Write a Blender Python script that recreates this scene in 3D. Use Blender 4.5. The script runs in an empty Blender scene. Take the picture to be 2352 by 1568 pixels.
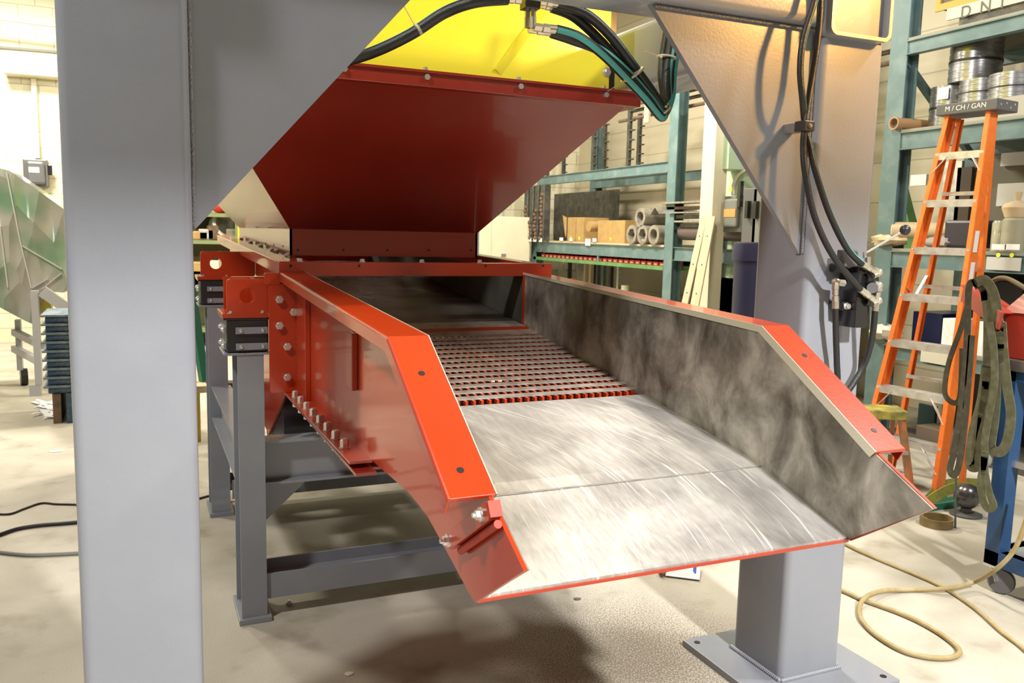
import bpy, math, random
from mathutils import Vector, Matrix
random.seed(7)
sc = bpy.context.scene
col = sc.collection
# ------------------------------------------------------------------ camera
W, HH = 2352, 1568
FOC = 1943.0
YA, PIT, ROL = math.radians(23.78), math.radians(7.22), math.radians(-1.30)
CAMH = 1.6
fw = Vector((math.sin(YA)*math.cos(PIT), math.cos(YA)*math.cos(PIT), -math.sin(PIT)))
rt = Vector((math.cos(YA), -math.sin(YA), 0)); dn = fw.cross(rt)
c_, s_ = math.cos(ROL), math.sin(ROL)
r2 = c_*rt + s_*dn; d2 = -s_*rt + c_*dn
cam = bpy.data.cameras.new('camera'); co = bpy.data.objects.new('camera', cam); col.objects.link(co)
cam.sensor_width = 36.0; cam.lens = FOC/W*36.0; cam.clip_start = 0.05; cam.clip_end = 100
m = Matrix.Identity(4)
for i in range(3):
    m[i][0] = r2[i]; m[i][1] = -d2[i]; m[i][2] = -fw[i]
m[2][3] = CAMH
co.matrix_world = m
sc.camera = co
cam.dof.use_dof = True; cam.dof.focus_distance = 2.6; cam.dof.aperture_fstop = 9.0

def ray(px, py):
    return r2*((px-W/2)/FOC) + d2*((py-HH/2)/FOC) + fw
def atZ(px, py, z):
    d = ray(px, py); t = (z-CAMH)/d.z; return Vector((0, 0, CAMH)) + d*t
def atY(px, py, y):
    d = ray(px, py); t = y/d.y; return Vector((0, 0, CAMH)) + d*t
def atX(px, py, x):
    d = ray(px, py); t = x/d.x; return Vector((0, 0, CAMH)) + d*t

# ------------------------------------------------------------------ world, lamps, exposure
sc.view_settings.view_transform = 'Standard'; sc.view_settings.look = 'None'
sc.view_settings.exposure = -0.17; sc.view_settings.gamma = 1.0
sc.view_settings.use_curve_mapping = False
wd = bpy.data.worlds.new('hall_air'); sc.world = wd; wd.use_nodes = True
wd.node_tree.nodes['Background'].inputs[0].default_value = (0.9, 0.88, 0.8, 1)
wd.node_tree.nodes['Background'].inputs[1].default_value = 0.12
def lamp(name, loc, size, power, color, aim=None, shape='DISK', spread=180):
    l = bpy.data.lights.new(name, 'AREA'); l.shape = shape; l.size = size; l.energy = power; l.color = color
    l.spread = math.radians(spread)
    o = bpy.data.objects.new(name, l); col.objects.link(o); o.location = loc
    d = (Vector(aim) if aim else Vector((loc[0], loc[1], 0))) - Vector(loc)
    o.rotation_euler = d.to_track_quat('-Z', 'Y').to_euler()
    return o
WARM = (1.0, 0.93, 0.78); NEU = (1.0, 0.975, 0.945)
lamp('high_bay_lamp', (-2.0, 1.4, 4.8), 0.35, 170, NEU, (0.2, 2.4, 0.8))
lamp('high_bay_lamp', (1.75, -2.6, 4.7), 0.3, 800, NEU, (1.6, 2.5, 0.6))
lamp('high_bay_lamp', (4.4, 1.2, 4.8), 0.4, 170, NEU, (4.0, 2.5, 0.4))
lamp('high_bay_lamp', (2.7, 4.6, 4.9), 0.6, 190, WARM)
lamp('high_bay_lamp', (-2.4, 7.6, 4.9), 0.8, 260, WARM)
lamp('high_bay_lamp', (3.4, 8.6, 4.9), 0.8, 520, WARM)
lamp('high_bay_lamp', (-1.5, 11.0, 4.6), 0.8, 380, WARM)
lamp('sodium_lamp', (3.0, 1.0, 2.9), 0.14, 9, (1.0, 0.5, 0.12), (2.2, 2.25, 2.4), 'DISK', 55)

# ------------------------------------------------------------------ materials
def nd(nt, t, **kw):
    n = nt.nodes.new(t)
    for k, v in kw.items():
        try: setattr(n, k, v)
        except Exception: pass
    return n
def mat(name, base, rough=0.5, metal=0.0, alt=None, scale=8, lo=0.4, hi=0.65, bump=0.0, bscale=60, coat=0.0, stretch=(1,1,1), r2_=None, alpha=None, detail=6, spec=0.5):
    M_ = bpy.data.materials.new(name); M_.use_nodes = True; nt = M_.node_tree; b = nt.nodes['Principled BSDF']
    b.inputs['Base Color'].default_value = (*base, 1); b.inputs['Roughness'].default_value = rough; b.inputs['Metallic'].default_value = metal
    b.inputs['Specular IOR Level'].default_value = spec
    if coat: b.inputs['Coat Weight'].default_value = coat; b.inputs['Coat Roughness'].default_value = 0.06
    if alt or bump or r2_ is not None:
        tc = nd(nt, 'ShaderNodeTexCoord'); mp = nd(nt, 'ShaderNodeMapping'); mp.inputs['Scale'].default_value = stretch
        nt.links.new(tc.outputs['Object'], mp.inputs['Vector'])
        nz = nd(nt, 'ShaderNodeTexNoise'); nz.inputs['Scale'].default_value = scale; nz.inputs['Detail'].default_value = detail
        nt.links.new(mp.outputs[0], nz.inputs['Vector'])
        mr = nd(nt, 'ShaderNodeMapRange'); mr.inputs[1].default_value = lo; mr.inputs[2].default_value = hi
        nt.links.new(nz.outputs['Fac'], mr.inputs[0])
        if alt:
            mx = nd(nt, 'ShaderNodeMixRGB'); mx.inputs[1].default_value = (*base, 1); mx.inputs[2].default_value = (*alt, 1)
            nt.links.new(mr.outputs[0], mx.inputs[0]); nt.links.new(mx.outputs[0], b.inputs['Base Color'])
        if r2_ is not None:
            m2 = nd(nt, 'ShaderNodeMapRange'); m2.inputs[1].default_value = lo; m2.inputs[2].default_value = hi; m2.inputs[3].default_value = rough; m2.inputs[4].default_value = r2_
            nt.links.new(nz.outputs['Fac'], m2.inputs[0]); nt.links.new(m2.outputs[0], b.inputs['Roughness'])
        if bump:
            n2 = nd(nt, 'ShaderNodeTexNoise'); n2.inputs['Scale'].default_value = bscale; n2.inputs['Detail'].default_value = 4
            nt.links.new(mp.outputs[0], n2.inputs['Vector'])
            bp = nd(nt, 'ShaderNodeBump'); bp.inputs['Strength'].default_value = bump; bp.inputs['Distance'].default_value = 0.01
            nt.links.new(n2.outputs['Fac'], bp.inputs['Height']); nt.links.new(bp.outputs[0], b.inputs['Normal'])
    return M_
GREY = mat('grey_gloss_paint', (0.235, 0.25, 0.285), 0.33, alt=(0.25, 0.265, 0.295), scale=5, bump=0.05, bscale=90, coat=0.25)
GREYD = mat('grey_stand_paint', (0.215, 0.23, 0.262), 0.4, alt=(0.235, 0.25, 0.28), scale=5, bump=0.04, bscale=90, coat=0.15)
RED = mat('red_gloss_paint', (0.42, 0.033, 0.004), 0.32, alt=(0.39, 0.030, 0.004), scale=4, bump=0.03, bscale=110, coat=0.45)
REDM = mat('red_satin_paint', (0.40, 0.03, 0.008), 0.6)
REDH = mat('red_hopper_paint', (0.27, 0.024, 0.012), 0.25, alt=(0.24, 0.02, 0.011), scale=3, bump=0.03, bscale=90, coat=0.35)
YEL = mat('yellow_gloss_paint', (0.95, 0.86, 0.05), 0.25, alt=(0.93, 0.82, 0.04), scale=3, coat=0.3)
ZINC = mat('zinc_plated_steel', (0.75, 0.74, 0.72), 0.28, 0.9)
FIT = mat('plated_fitting', (0.66, 0.62, 0.52), 0.3, 0.85)
BLACK = mat('black_rubber', (0.015, 0.015, 0.016), 0.42)
HOSE = mat('black_hose_rubber', (0.018, 0.018, 0.018), 0.38, bump=0.2, bscale=300)
BLKP = mat('black_gloss_casting', (0.012, 0.012, 0.013), 0.22, coat=0.5)
TEALS = mat('teal_hose_print', (0.08, 0.42, 0.40), 0.5)
TEAL = mat('teal_rack_paint', (0.105, 0.175, 0.18), 0.45, alt=(0.16, 0.235, 0.24), scale=6, lo=.45, hi=.7, bump=0.05)
GREENL = mat('green_shelf_paint', (0.08, 0.22, 0.07), 0.5, alt=(0.13, 0.27, 0.1), scale=8)
ALU = mat('aluminium', (0.72, 0.71, 0.68), 0.38, 0.6, alt=(0.5, 0.48, 0.45), scale=14, stretch=(1, 1, 1))
ORG = mat('orange_fibreglass', (0.85, 0.20, 0.03), 0.4, alt=(0.78, 0.17, 0.03), scale=30, bump=0.03)
CARD = mat('cardboard', (0.42, 0.27, 0.10), 0.85, alt=(0.36, 0.23, 0.09), scale=10)
WHITE = mat('white_paper', (0.8, 0.8, 0.8), 0.6)
CREAMP = mat('cream_paint', (0.68, 0.63, 0.47), 0.5, alt=(0.62, 0.58, 0.43), scale=3)
MINT = mat('pale_green_paint', (0.38, 0.52, 0.36), 0.5, alt=(0.45, 0.57, 0.42), scale=2)
NAVY = mat('navy_plastic', (0.012, 0.014, 0.05), 0.45)
DKG = mat('dark_grey_enamel', (0.11, 0.11, 0.115), 0.4)
SWG = mat('switchgear_grey', (0.17, 0.18, 0.16), 0.42)
WOOD = mat('raw_timber', (0.58, 0.46, 0.30), 0.75, alt=(0.5, 0.38, 0.24), scale=5, stretch=(6, 6, 0.5))
OLIVE = mat('olive_webbing', (0.10, 0.10, 0.05), 0.85, alt=(0.155, 0.15, 0.09), scale=25, bump=0.4, bscale=400)
OLIVED = mat('dark_webbing', (0.055, 0.05, 0.03), 0.85, alt=(0.09, 0.08, 0.05), scale=25, bump=0.4, bscale=400)
LIME = mat('lime_webbing', (0.26, 0.27, 0.045), 0.8, alt=(0.2, 0.2, 0.05), scale=30, bump=0.3, bscale=300)
TANW = mat('tan_webbing', (0.24, 0.17, 0.07), 0.85, alt=(0.2, 0.14, 0.06), scale=30, bump=0.3, bscale=300)
BLUE = mat('blue_cart_paint', (0.015, 0.055, 0.145), 0.4, alt=(0.022, 0.075, 0.18), scale=8)
BLUET = mat('blue_tray_plastic', (0.03, 0.075, 0.14), 0.5, alt=(0.16, 0.19, 0.2), scale=14, lo=.5, hi=.75)
REDC = mat('toolbox_red_enamel', (0.42, 0.035, 0.02), 0.35, alt=(0.36, 0.04, 0.025), scale=10, coat=0.3)
REDB = mat('red_bin_plastic', (0.50, 0.025, 0.012), 0.4)
DARKST = mat('dark_mill_steel', (0.06, 0.06, 0.055), 0.45, 0.5, alt=(0.12, 0.11, 0.09), scale=10)
RUST = mat('rusty_steel', (0.16, 0.10, 0.06), 0.7, alt=(0.09, 0.06, 0.04), scale=20)
RINGM = mat('cast_steel_ring', (0.34, 0.31, 0.26), 0.5, 0.3, alt=(0.22, 0.2, 0.17), scale=14)
COIL = mat('steel_strap_coil', (0.42, 0.42, 0.44), 0.25, 0.85, alt=(0.2, 0.2, 0.22), scale=20, stretch=(1, 1, 12), r2_=0.4)
YHOSE = mat('tan_air_hose', (0.34, 0.26, 0.11), 0.6, alt=(0.4, 0.33, 0.18), scale=20)
CABLE = mat('black_cable', (0.02, 0.02, 0.02), 0.5)
GCABLE = mat('dusty_grey_cable', (0.2, 0.2, 0.18), 0.7)
TIE = mat('natural_nylon', (0.62, 0.56, 0.40), 0.4)
WELD = mat('weld_bead_paint', (0.2, 0.2, 0.215), 0.35, 0.0, alt=(0.25, 0.24, 0.24), scale=160, bump=1.0, bscale=160)
CANV = mat('canvas_glove', (0.62, 0.52, 0.33), 0.9, alt=(0.5, 0.41, 0.25), scale=14, bump=0.6, bscale=60)
KRAFT = mat('brown_paper', (0.6, 0.47, 0.3), 0.85)
INNER = mat('mill_orange_steel', (0.55, 0.36, 0.14), 0.35, 0.35, alt=(0.42, 0.26, 0.1), scale=30, bump=0.2, bscale=160)
YTAG = mat('yellow_dot_label', (0.75, 0.75, 0.05), 0.6)
GRNST = mat('green_painted_steel', (0.02, 0.17, 0.11), 0.45)

def steel_wall():
    M_ = bpy.data.materials.new('smudged_steel_liner'); M_.use_nodes = True; nt = M_.node_tree; b = nt.nodes['Principled BSDF']
    tc = nd(nt, 'ShaderNodeTexCoord')
    n1 = nd(nt, 'ShaderNodeTexNoise'); n1.inputs['Scale'].default_value = 6; n1.inputs['Detail'].default_value = 9; n1.inputs['Roughness'].default_value = 0.62; n1.inputs['Distortion'].default_value = 0.35
    n2 = nd(nt, 'ShaderNodeTexNoise'); n2.inputs['Scale'].default_value = 2.1; n2.inputs['Detail'].default_value = 3
    mp = nd(nt, 'ShaderNodeMapping'); mp.inputs['Scale'].default_value = (1, 1.2, 0.9); nt.links.new(tc.outputs['Object'], mp.inputs[0])
    nt.links.new(mp.outputs[0], n1.inputs['Vector']); nt.links.new(mp.outputs[0], n2.inputs['Vector'])
    cr = nd(nt, 'ShaderNodeValToRGB'); e = cr.color_ramp.elements
    e[0].position = 0.34; e[0].color = (0.10, 0.088, 0.066, 1); e[1].position = 0.68; e[1].color = (0.56, 0.53, 0.46, 1)
    e2 = cr.color_ramp.elements.new(0.5); e2.color = (0.28, 0.26, 0.22, 1)
    nt.links.new(n1.outputs['Fac'], cr.inputs[0])
    # brown oily blotches
    mr = nd(nt, 'ShaderNodeMapRange'); mr.inputs[1].default_value = 0.62; mr.inputs[2].default_value = 0.7
    nt.links.new(n2.outputs['Fac'], mr.inputs[0])
    mx = nd(nt, 'ShaderNodeMixRGB'); mx.inputs[2].default_value = (0.10, 0.075, 0.02, 1)
    m3 = nd(nt, 'ShaderNodeMath', operation='MULTIPLY'); m3.inputs[1].default_value = 0.5
    nt.links.new(mr.outputs[0], m3.inputs[0]); nt.links.new(m3.outputs[0], mx.inputs[0]); nt.links.new(cr.outputs[0], mx.inputs[1])
    nt.links.new(mx.outputs[0], b.inputs['Base Color'])
    b.inputs['Metallic'].default_value = 0.5
    rr = nd(nt, 'ShaderNodeMapRange'); rr.inputs[3].default_value = 0.22; rr.inputs[4].default_value = 0.42
    nt.links.new(n2.outputs['Fac'], rr.inputs[0]); nt.links.new(rr.outputs[0], b.inputs['Roughness'])
    return M_
LINER = steel_wall()
def steel_pan():
    M_ = bpy.data.materials.new('brushed_scratched_steel'); M_.use_nodes = True; nt = M_.node_tree; b = nt.nodes['Principled BSDF']
    tc = nd(nt, 'ShaderNodeTexCoord')
    def noise(sc_, st, det=5, dist=0.0, rot=0.0):
        mp = nd(nt, 'ShaderNodeMapping'); mp.inputs['Scale'].default_value = st; mp.inputs['Rotation'].default_value = (0, 0, rot); nt.links.new(tc.outputs['Object'], mp.inputs[0])
        n = nd(nt, 'ShaderNodeTexNoise'); n.inputs['Scale'].default_value = sc_; n.inputs['Detail'].default_value = det; n.inputs['Distortion'].default_value = dist
        nt.links.new(mp.outputs[0], n.inputs['Vector']); return n
    fine = noise(70, (1.0, 0.05, 1), 3, 0.2, -0.22)
    big = noise(3.5, (1, 1, 1), 5, 1.0)
    # long arcing grinder strokes: noise stretched along the chute, its x shifted by y squared so that strokes curve
    sx = nd(nt, 'ShaderNodeSeparateXYZ'); nt.links.new(tc.outputs['Object'], sx.inputs[0])
    yy = nd(nt, 'ShaderNodeMath', operation='MULTIPLY'); nt.links.new(sx.outputs[1], yy.inputs[0]); nt.links.new(sx.outputs[1], yy.inputs[1])
    y2 = nd(nt, 'ShaderNodeMath', operation='MULTIPLY_ADD'); y2.inputs[1].default_value = 0.55; nt.links.new(yy.outputs[0], y2.inputs[0]); nt.links.new(sx.outputs[0], y2.inputs[2])
    y3 = nd(nt, 'ShaderNodeMath', operation='MULTIPLY_ADD'); y3.inputs[1].default_value = 0.22; nt.links.new(sx.outputs[1], y3.inputs[0]); nt.links.new(y2.outputs[0], y3.inputs[2])
    cx_ = nd(nt, 'ShaderNodeCombineXYZ'); nt.links.new(y3.outputs[0], cx_.inputs[0]); nt.links.new(sx.outputs[1], cx_.inputs[1])
    ms = nd(nt, 'ShaderNodeMapping'); ms.inputs['Scale'].default_value = (1.0, 0.035, 1); nt.links.new(cx_.outputs[0], ms.inputs[0])
    scr = nd(nt, 'ShaderNodeTexNoise'); scr.inputs['Scale'].default_value = 110; scr.inputs['Detail'].default_value = 1.0; nt.links.new(ms.outputs[0], scr.inputs['Vector'])
    cr = nd(nt, 'ShaderNodeValToRGB'); e = cr.color_ramp.elements
    e[0].position = 0.34; e[0].color = (0.37, 0.35, 0.34, 1); e[1].position = 0.7; e[1].color = (0.58, 0.56, 0.535, 1)
    nt.links.new(big.outputs['Fac'], cr.inputs[0])
    m1 = nd(nt, 'ShaderNodeMixRGB', blend_type='OVERLAY'); m1.inputs[0].default_value = 0.35
    nt.links.new(cr.outputs[0], m1.inputs[1]); nt.links.new(fine.outputs['Fac'], m1.inputs[2])
    # bright grinder scratches: thin bands around 0.5 of the stretched noise
    mr = nd(nt, 'ShaderNodeMapRange'); mr.inputs[1].default_value = 0.63; mr.inputs[2].default_value = 0.72; mr.inputs[3].default_value = 0.0; mr.inputs[4].default_value = 0.9
    nt.links.new(scr.outputs['Fac'], mr.inputs[0])
    m2 = nd(nt, 'ShaderNodeMixRGB'); m2.inputs[2].default_value = (0.92, 0.9, 0.86, 1)
    nt.links.new(mr.outputs[0], m2.inputs[0]); nt.links.new(m1.outputs[0], m2.inputs[1])
    nt.links.new(m2.outputs[0], b.inputs['Base Color'])
    b.inputs['Metallic'].default_value = 0.62
    rr = nd(nt, 'ShaderNodeMapRange'); rr.inputs[3].default_value = 0.3; rr.inputs[4].default_value = 0.55
    nt.links.new(big.outputs['Fac'], rr.inputs[0]); nt.links.new(rr.outputs[0], b.inputs['Roughness'])
    bp = nd(nt, 'ShaderNodeBump'); bp.inputs['Strength'].default_value = 0.25; bp.inputs['Distance'].default_value = 0.004
    nt.links.new(fine.outputs['Fac'], bp.inputs['Height']); nt.links.new(bp.outputs[0], b.inputs['Normal'])
    return M_
PAN = steel_pan()
DECK = mat('dark_oiled_deck_steel', (0.02, 0.019, 0.016), 0.2, 0.5, alt=(0.055, 0.055, 0.045), scale=4, r2_=0.4)
BAR = mat('ground_bar_steel', (0.50, 0.46, 0.41), 0.4, 0.5, alt=(0.33, 0.3, 0.26), scale=20)
EDGE = mat('bare_polished_edge', (0.78, 0.74, 0.58), 0.3, 0.5)

def concrete():
    M_ = bpy.data.materials.new('dusty_concrete'); M_.use_nodes = True; nt = M_.node_tree; b = nt.nodes['Principled BSDF']
    tc = nd(nt, 'ShaderNodeTexCoord')
    def noise(s, d=6, di=0.0):
        n = nd(nt, 'ShaderNodeTexNoise'); n.inputs['Scale'].default_value = s; n.inputs['Detail'].default_value = d; n.inputs['Distortion'].default_value = di
        nt.links.new(tc.outputs['Object'], n.inputs['Vector']); return n
    a = noise(1.1, 7, 0.6); c = noise(4.5, 6); g = noise(160, 3)
    cr = nd(nt, 'ShaderNodeValToRGB'); e = cr.color_ramp.elements
    e[0].position = 0.3; e[0].color = (0.30, 0.275, 0.22, 1); e[1].position = 0.68; e[1].color = (0.53, 0.495, 0.415, 1)
    nt.links.new(a.outputs['Fac'], cr.inputs[0])
    st = nd(nt, 'ShaderNodeMapRange'); st.inputs[1].default_value = 0.56; st.inputs[2].default_value = 0.76; st.inputs[4].default_value = 0.55
    nt.links.new(c.outputs['Fac'], st.inputs[0])
    mx = nd(nt, 'ShaderNodeMixRGB'); mx.inputs[2].default_value = (0.19, 0.155, 0.095, 1)
    nt.links.new(st.outputs[0], mx.inputs[0]); nt.links.new(cr.outputs[0], mx.inputs[1])
    # grit: a patch of dark blasting grit around the post foot (object space, metres)
    sub = nd(nt, 'ShaderNodeVectorMath', operation='SUBTRACT'); sub.inputs[1].default_value = (1.25, -1.35, 0)
    nt.links.new(tc.outputs['Object'], sub.inputs[0])
    sc_ = nd(nt, 'ShaderNodeVectorMath', operation='MULTIPLY'); sc_.inputs[1].default_value = (1.5, 1.5, 0); nt.links.new(sub.outputs[0], sc_.inputs[0])
    ln = nd(nt, 'ShaderNodeVectorMath', operation='LENGTH'); nt.links.new(sc_.outputs[0], ln.inputs[0])
    fal = nd(nt, 'ShaderNodeMapRange'); fal.inputs[1].default_value = 0.15; fal.inputs[2].default_value = 1.1; fal.inputs[3].default_value = 0.16; fal.inputs[4].default_value = -0.12
    nt.links.new(ln.outputs['Value'], fal.inputs[0])
    ad = nd(nt, 'ShaderNodeMath', operation='ADD'); nt.links.new(g.outputs['Fac'], ad.inputs[0]); nt.links.new(fal.outputs[0], ad.inputs[1])
    gm = nd(nt, 'ShaderNodeMapRange'); gm.inputs[1].default_value = 0.54; gm.inputs[2].default_value = 0.62; gm.inputs[4].default_value = 0.8
    nt.links.new(ad.outputs[0], gm.inputs[0])
    m2 = nd(nt, 'ShaderNodeMixRGB'); m2.inputs[2].default_value = (0.13, 0.095, 0.06, 1)
    nt.links.new(gm.outputs[0], m2.inputs[0]); nt.links.new(mx.outputs[0], m2.inputs[1])
    nt.links.new(m2.outputs[0], b.inputs['Base Color'])
    b.inputs['Roughness'].default_value = 0.62
    bp = nd(nt, 'ShaderNodeBump'); bp.inputs['Strength'].default_value = 0.15; bp.inputs['Distance'].default_value = 0.01
    nt.links.new(g.outputs['Fac'], bp.inputs['Height']); nt.links.new(bp.outputs[0], b.inputs['Normal'])
    return M_
CONC = concrete()
def blockwall(name, col1, col2, rot):
    M_ = bpy.data.materials.new(name); M_.use_nodes = True; nt = M_.node_tree; b = nt.nodes['Principled BSDF']
    tc = nd(nt, 'ShaderNodeTexCoord'); mp = nd(nt, 'ShaderNodeMapping'); mp.inputs['Rotation'].default_value = rot
    nt.links.new(tc.outputs['Object'], mp.inputs[0])
    br = nd(nt, 'ShaderNodeTexBrick'); br.inputs['Scale'].default_value = 1.0; br.inputs['Brick Width'].default_value = 0.4; br.inputs['Row Height'].default_value = 0.2
    br.inputs['Mortar Size'].default_value = 0.006; br.inputs['Mortar Smooth'].default_value = 0.3
    br.inputs['Color1'].default_value = (*col1, 1); br.inputs['Color2'].default_value = (*col2, 1); br.inputs['Mortar'].default_value = tuple(c*0.62 for c in col1) + (1,)
    nt.links.new(mp.outputs[0], br.inputs['Vector'])
    nt.links.new(br.outputs['Color'], b.inputs['Base Color']); b.inputs['Roughness'].default_value = 0.6
    bp = nd(nt, 'ShaderNodeBump'); bp.inputs['Strength'].default_value = 0.5; bp.inputs['Distance'].default_value = 0.01; bp.invert = True
    nt.links.new(br.outputs['Fac'], bp.inputs['Height']); nt.links.new(bp.outputs[0], b.inputs['Normal'])
    return M_
WALLB = blockwall('cream_block_wall', (0.74, 0.69, 0.50), (0.70, 0.65, 0.47), (math.pi/2, 0, 0))
WALLR = blockwall('tan_block_wall', (0.62, 0.56, 0.42), (0.56, 0.50, 0.37), (math.pi/2, 0, math.pi/2))
def plastic():
    M_ = bpy.data.materials.new('crinkled_plastic_film'); M_.use_nodes = True; nt = M_.node_tree; b = nt.nodes['Principled BSDF']
    tc = nd(nt, 'ShaderNodeTexCoord'); n = nd(nt, 'ShaderNodeTexNoise'); n.inputs['Scale'].default_value = 2.2; n.inputs['Detail'].default_value = 2
    nt.links.new(tc.outputs['Object'], n.inputs['Vector'])
    cr = nd(nt, 'ShaderNodeValToRGB'); e = cr.color_ramp.elements
    e[0].position = 0.4; e[0].color = (0.16, 0.27, 0.17, 1); e[1].position = 0.6; e[1].color = (0.36, 0.35, 0.31, 1)
    nt.links.new(n.outputs['Fac'], cr.inputs[0]); nt.links.new(cr.outputs[0], b.inputs['Base Color'])
    b.inputs['Roughness'].default_value = 0.18; b.inputs['Coat Weight'].default_value = 0.8
    v = nd(nt, 'ShaderNodeTexVoronoi'); v.inputs['Scale'].default_value = 3.5; v.feature = 'F1'
    mp = nd(nt, 'ShaderNodeMapping'); mp.inputs['Scale'].default_value = (1.6, 1.6, 0.6); nt.links.new(tc.outputs['Object'], mp.inputs[0]); nt.links.new(mp.outputs[0], v.inputs['Vector'])
    bp = nd(nt, 'ShaderNodeBump'); bp.inputs['Strength'].default_value = 0.9; bp.inputs['Distance'].default_value = 0.12
    nt.links.new(v.outputs['Distance'], bp.inputs['Height']); nt.links.new(bp.outputs[0], b.inputs['Normal'])
    return M_
FILM = plastic()

# ------------------------------------------------------------------ mesh helpers
class MB:
    def __init__(s): s.v = []; s.f = []
    def add(s, vs, fs):
        o = len(s.v); s.v += [Vector(v) for v in vs]; s.f += [tuple(o+i for i in f) for f in fs]; return s
    def box(s, x0, x1, y0, y1, z0, z1):
        vs = [(x, y, z) for z in (z0, z1) for y in (y0, y1) for x in (x0, x1)]
        return s.add(vs, [(0, 2, 3, 1), (4, 5, 7, 6), (0, 1, 5, 4), (2, 6, 7, 3), (0, 4, 6, 2), (1, 3, 7, 5)])
    def obox(s, c, u, v, w, a, b, d):        # oriented box, centre c, half sizes a b d along u v w
        c = Vector(c); vs = [c + u*(a*i) + v*(b*j) + w*(d*k) for k in (-1, 1) for j in (-1, 1) for i in (-1, 1)]
        return s.add(vs, [(0, 2, 3, 1), (4, 5, 7, 6), (0, 1, 5, 4), (2, 6, 7, 3), (0, 4, 6, 2), (1, 3, 7, 5)])
    def bar(s, p0, p1, wa, wb, up=(0, 0, 1)):     # rectangular bar from p0 to p1
        p0 = Vector(p0); p1 = Vector(p1); w = (p1-p0).normalized(); u = w.cross(Vector(up)); 
        if u.length < 1e-4: u = w.cross(Vector((0, 1, 0)))
        u.normalize(); v = u.cross(w)
        return s.obox((p0+p1)/2, u, v, w, wa/2, wb/2, (p1-p0).length/2)
    def prism(s, poly, ax, a0, a1):          # poly 2D; ax 'x': (y,z)  'y': (x,z)  'z': (x,y)
        def P(p, a):
            return {'x': (a, p[0], p[1]), 'y': (p[0], a, p[1]), 'z': (p[0], p[1], a)}[ax]
        n = len(poly); vs = [P(p, a0) for p in poly] + [P(p, a1) for p in poly]
        fs = [tuple(range(n))[::-1], tuple(range(n, 2*n))] + [(i, (i+1) % n, n+(i+1) % n, n+i) for i in range(n)]
        return s.add(vs, fs)
    def ring(s, outer, inner, ax, a0, a1):   # hollow profile (same number of points)
        def P(p, a):
            return {'x': (a, p[0], p[1]), 'y': (p[0], a, p[1]), 'z': (p[0], p[1], a)}[ax]
        n = len(outer); vs = [P(p, a) for a in (a0, a1) for lp in (outer, inner) for p in lp]
        fs = []
        for i in range(n):
            j = (i+1) % n
            fs += [(i, j, n+j, n+i), (2*n+i, 3*n+i, 3*n+j, 2*n+j), (i, 2*n+i, 2*n+j, j), (n+i, n+j, 3*n+j, 3*n+i)]
        return s.add(vs, fs)
    def cyl(s, p0, p1, r, n=16, r1=None, cap=True):
        p0 = Vector(p0); p1 = Vector(p1); r1 = r if r1 is None else r1; w = (p1-p0).normalized()
        u = w.cross(Vector((0, 0, 1)));
        if u.length < 1e-3: u = Vector((1, 0, 0))
        u.normalize(); v = w.cross(u)
        vs = []
        for p, rr in ((p0, r), (p1, r1)):
            vs += [p + (u*math.cos(2*math.pi*i/n) + v*math.sin(2*math.pi*i/n))*rr for i in range(n)]
        fs = [(i, (i+1) % n, n+(i+1) % n, n+i) for i in range(n)]
        if cap: fs += [tuple(range(n))[::-1], tuple(range(n, 2*n))]
        return s.add(vs, fs)
    def lathe(s, prof, c, ax, n=24):         # prof (r, h) revolved about axis ax through c
        c = Vector(c); w = Vector(ax).normalized(); u = w.cross(Vector((0, 0, 1)))
        if u.length < 1e-3: u = Vector((1, 0, 0))
        u.normalize(); v = w.cross(u); k = len(prof); vs = []; fs = []
        for r, h in prof:
            vs += [c + w*h + (u*math.cos(2*math.pi*i/n) + v*math.sin(2*math.pi*i/n))*r for i in range(n)]
        for a in range(k-1):
            fs += [(a*n+i, a*n+(i+1) % n, (a+1)*n+(i+1) % n, (a+1)*n+i) for i in range(n)]
        if prof[0][0] > 1e-5: fs.append(tuple(range(n))[::-1])
        if prof[-1][0] > 1e-5: fs.append(tuple(range((k-1)*n, k*n)))
        return s.add(vs, fs)
    def sphere(s, c, r, n=16, sz=1.0):
        return s.lathe([(max(r*math.sin(math.pi*i/10), 1e-6), -r*sz*math.cos(math.pi*i/10)) for i in range(11)], c, (0, 0, 1), n)
    def tube(s, pts, r, n=10, res=8):
        P = spline(pts, res); k = len(P); vs = []; fs = []; u = None
        for i, p in enumerate(P):
            t = (P[min(i+1, k-1)] - P[max(i-1, 0)]).normalized()
            if u is None:
                u = t.cross(Vector((0, 0, 1)))
                if u.length < 1e-3: u = t.cross(Vector((0, 1, 0)))
            u = (u - t*u.dot(t)).normalized(); v = t.cross(u)
            vs += [p + (u*math.cos(2*math.pi*j/n) + v*math.sin(2*math.pi*j/n))*r for j in range(n)]
        for i in range(k-1):
            fs += [(i*n+j, i*n+(j+1) % n, (i+1)*n+(j+1) % n, (i+1)*n+j) for j in range(n)]
        fs += [tuple(range(n))[::-1], tuple(range((k-1)*n, k*n))]
        return s.add(vs, fs)
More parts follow.
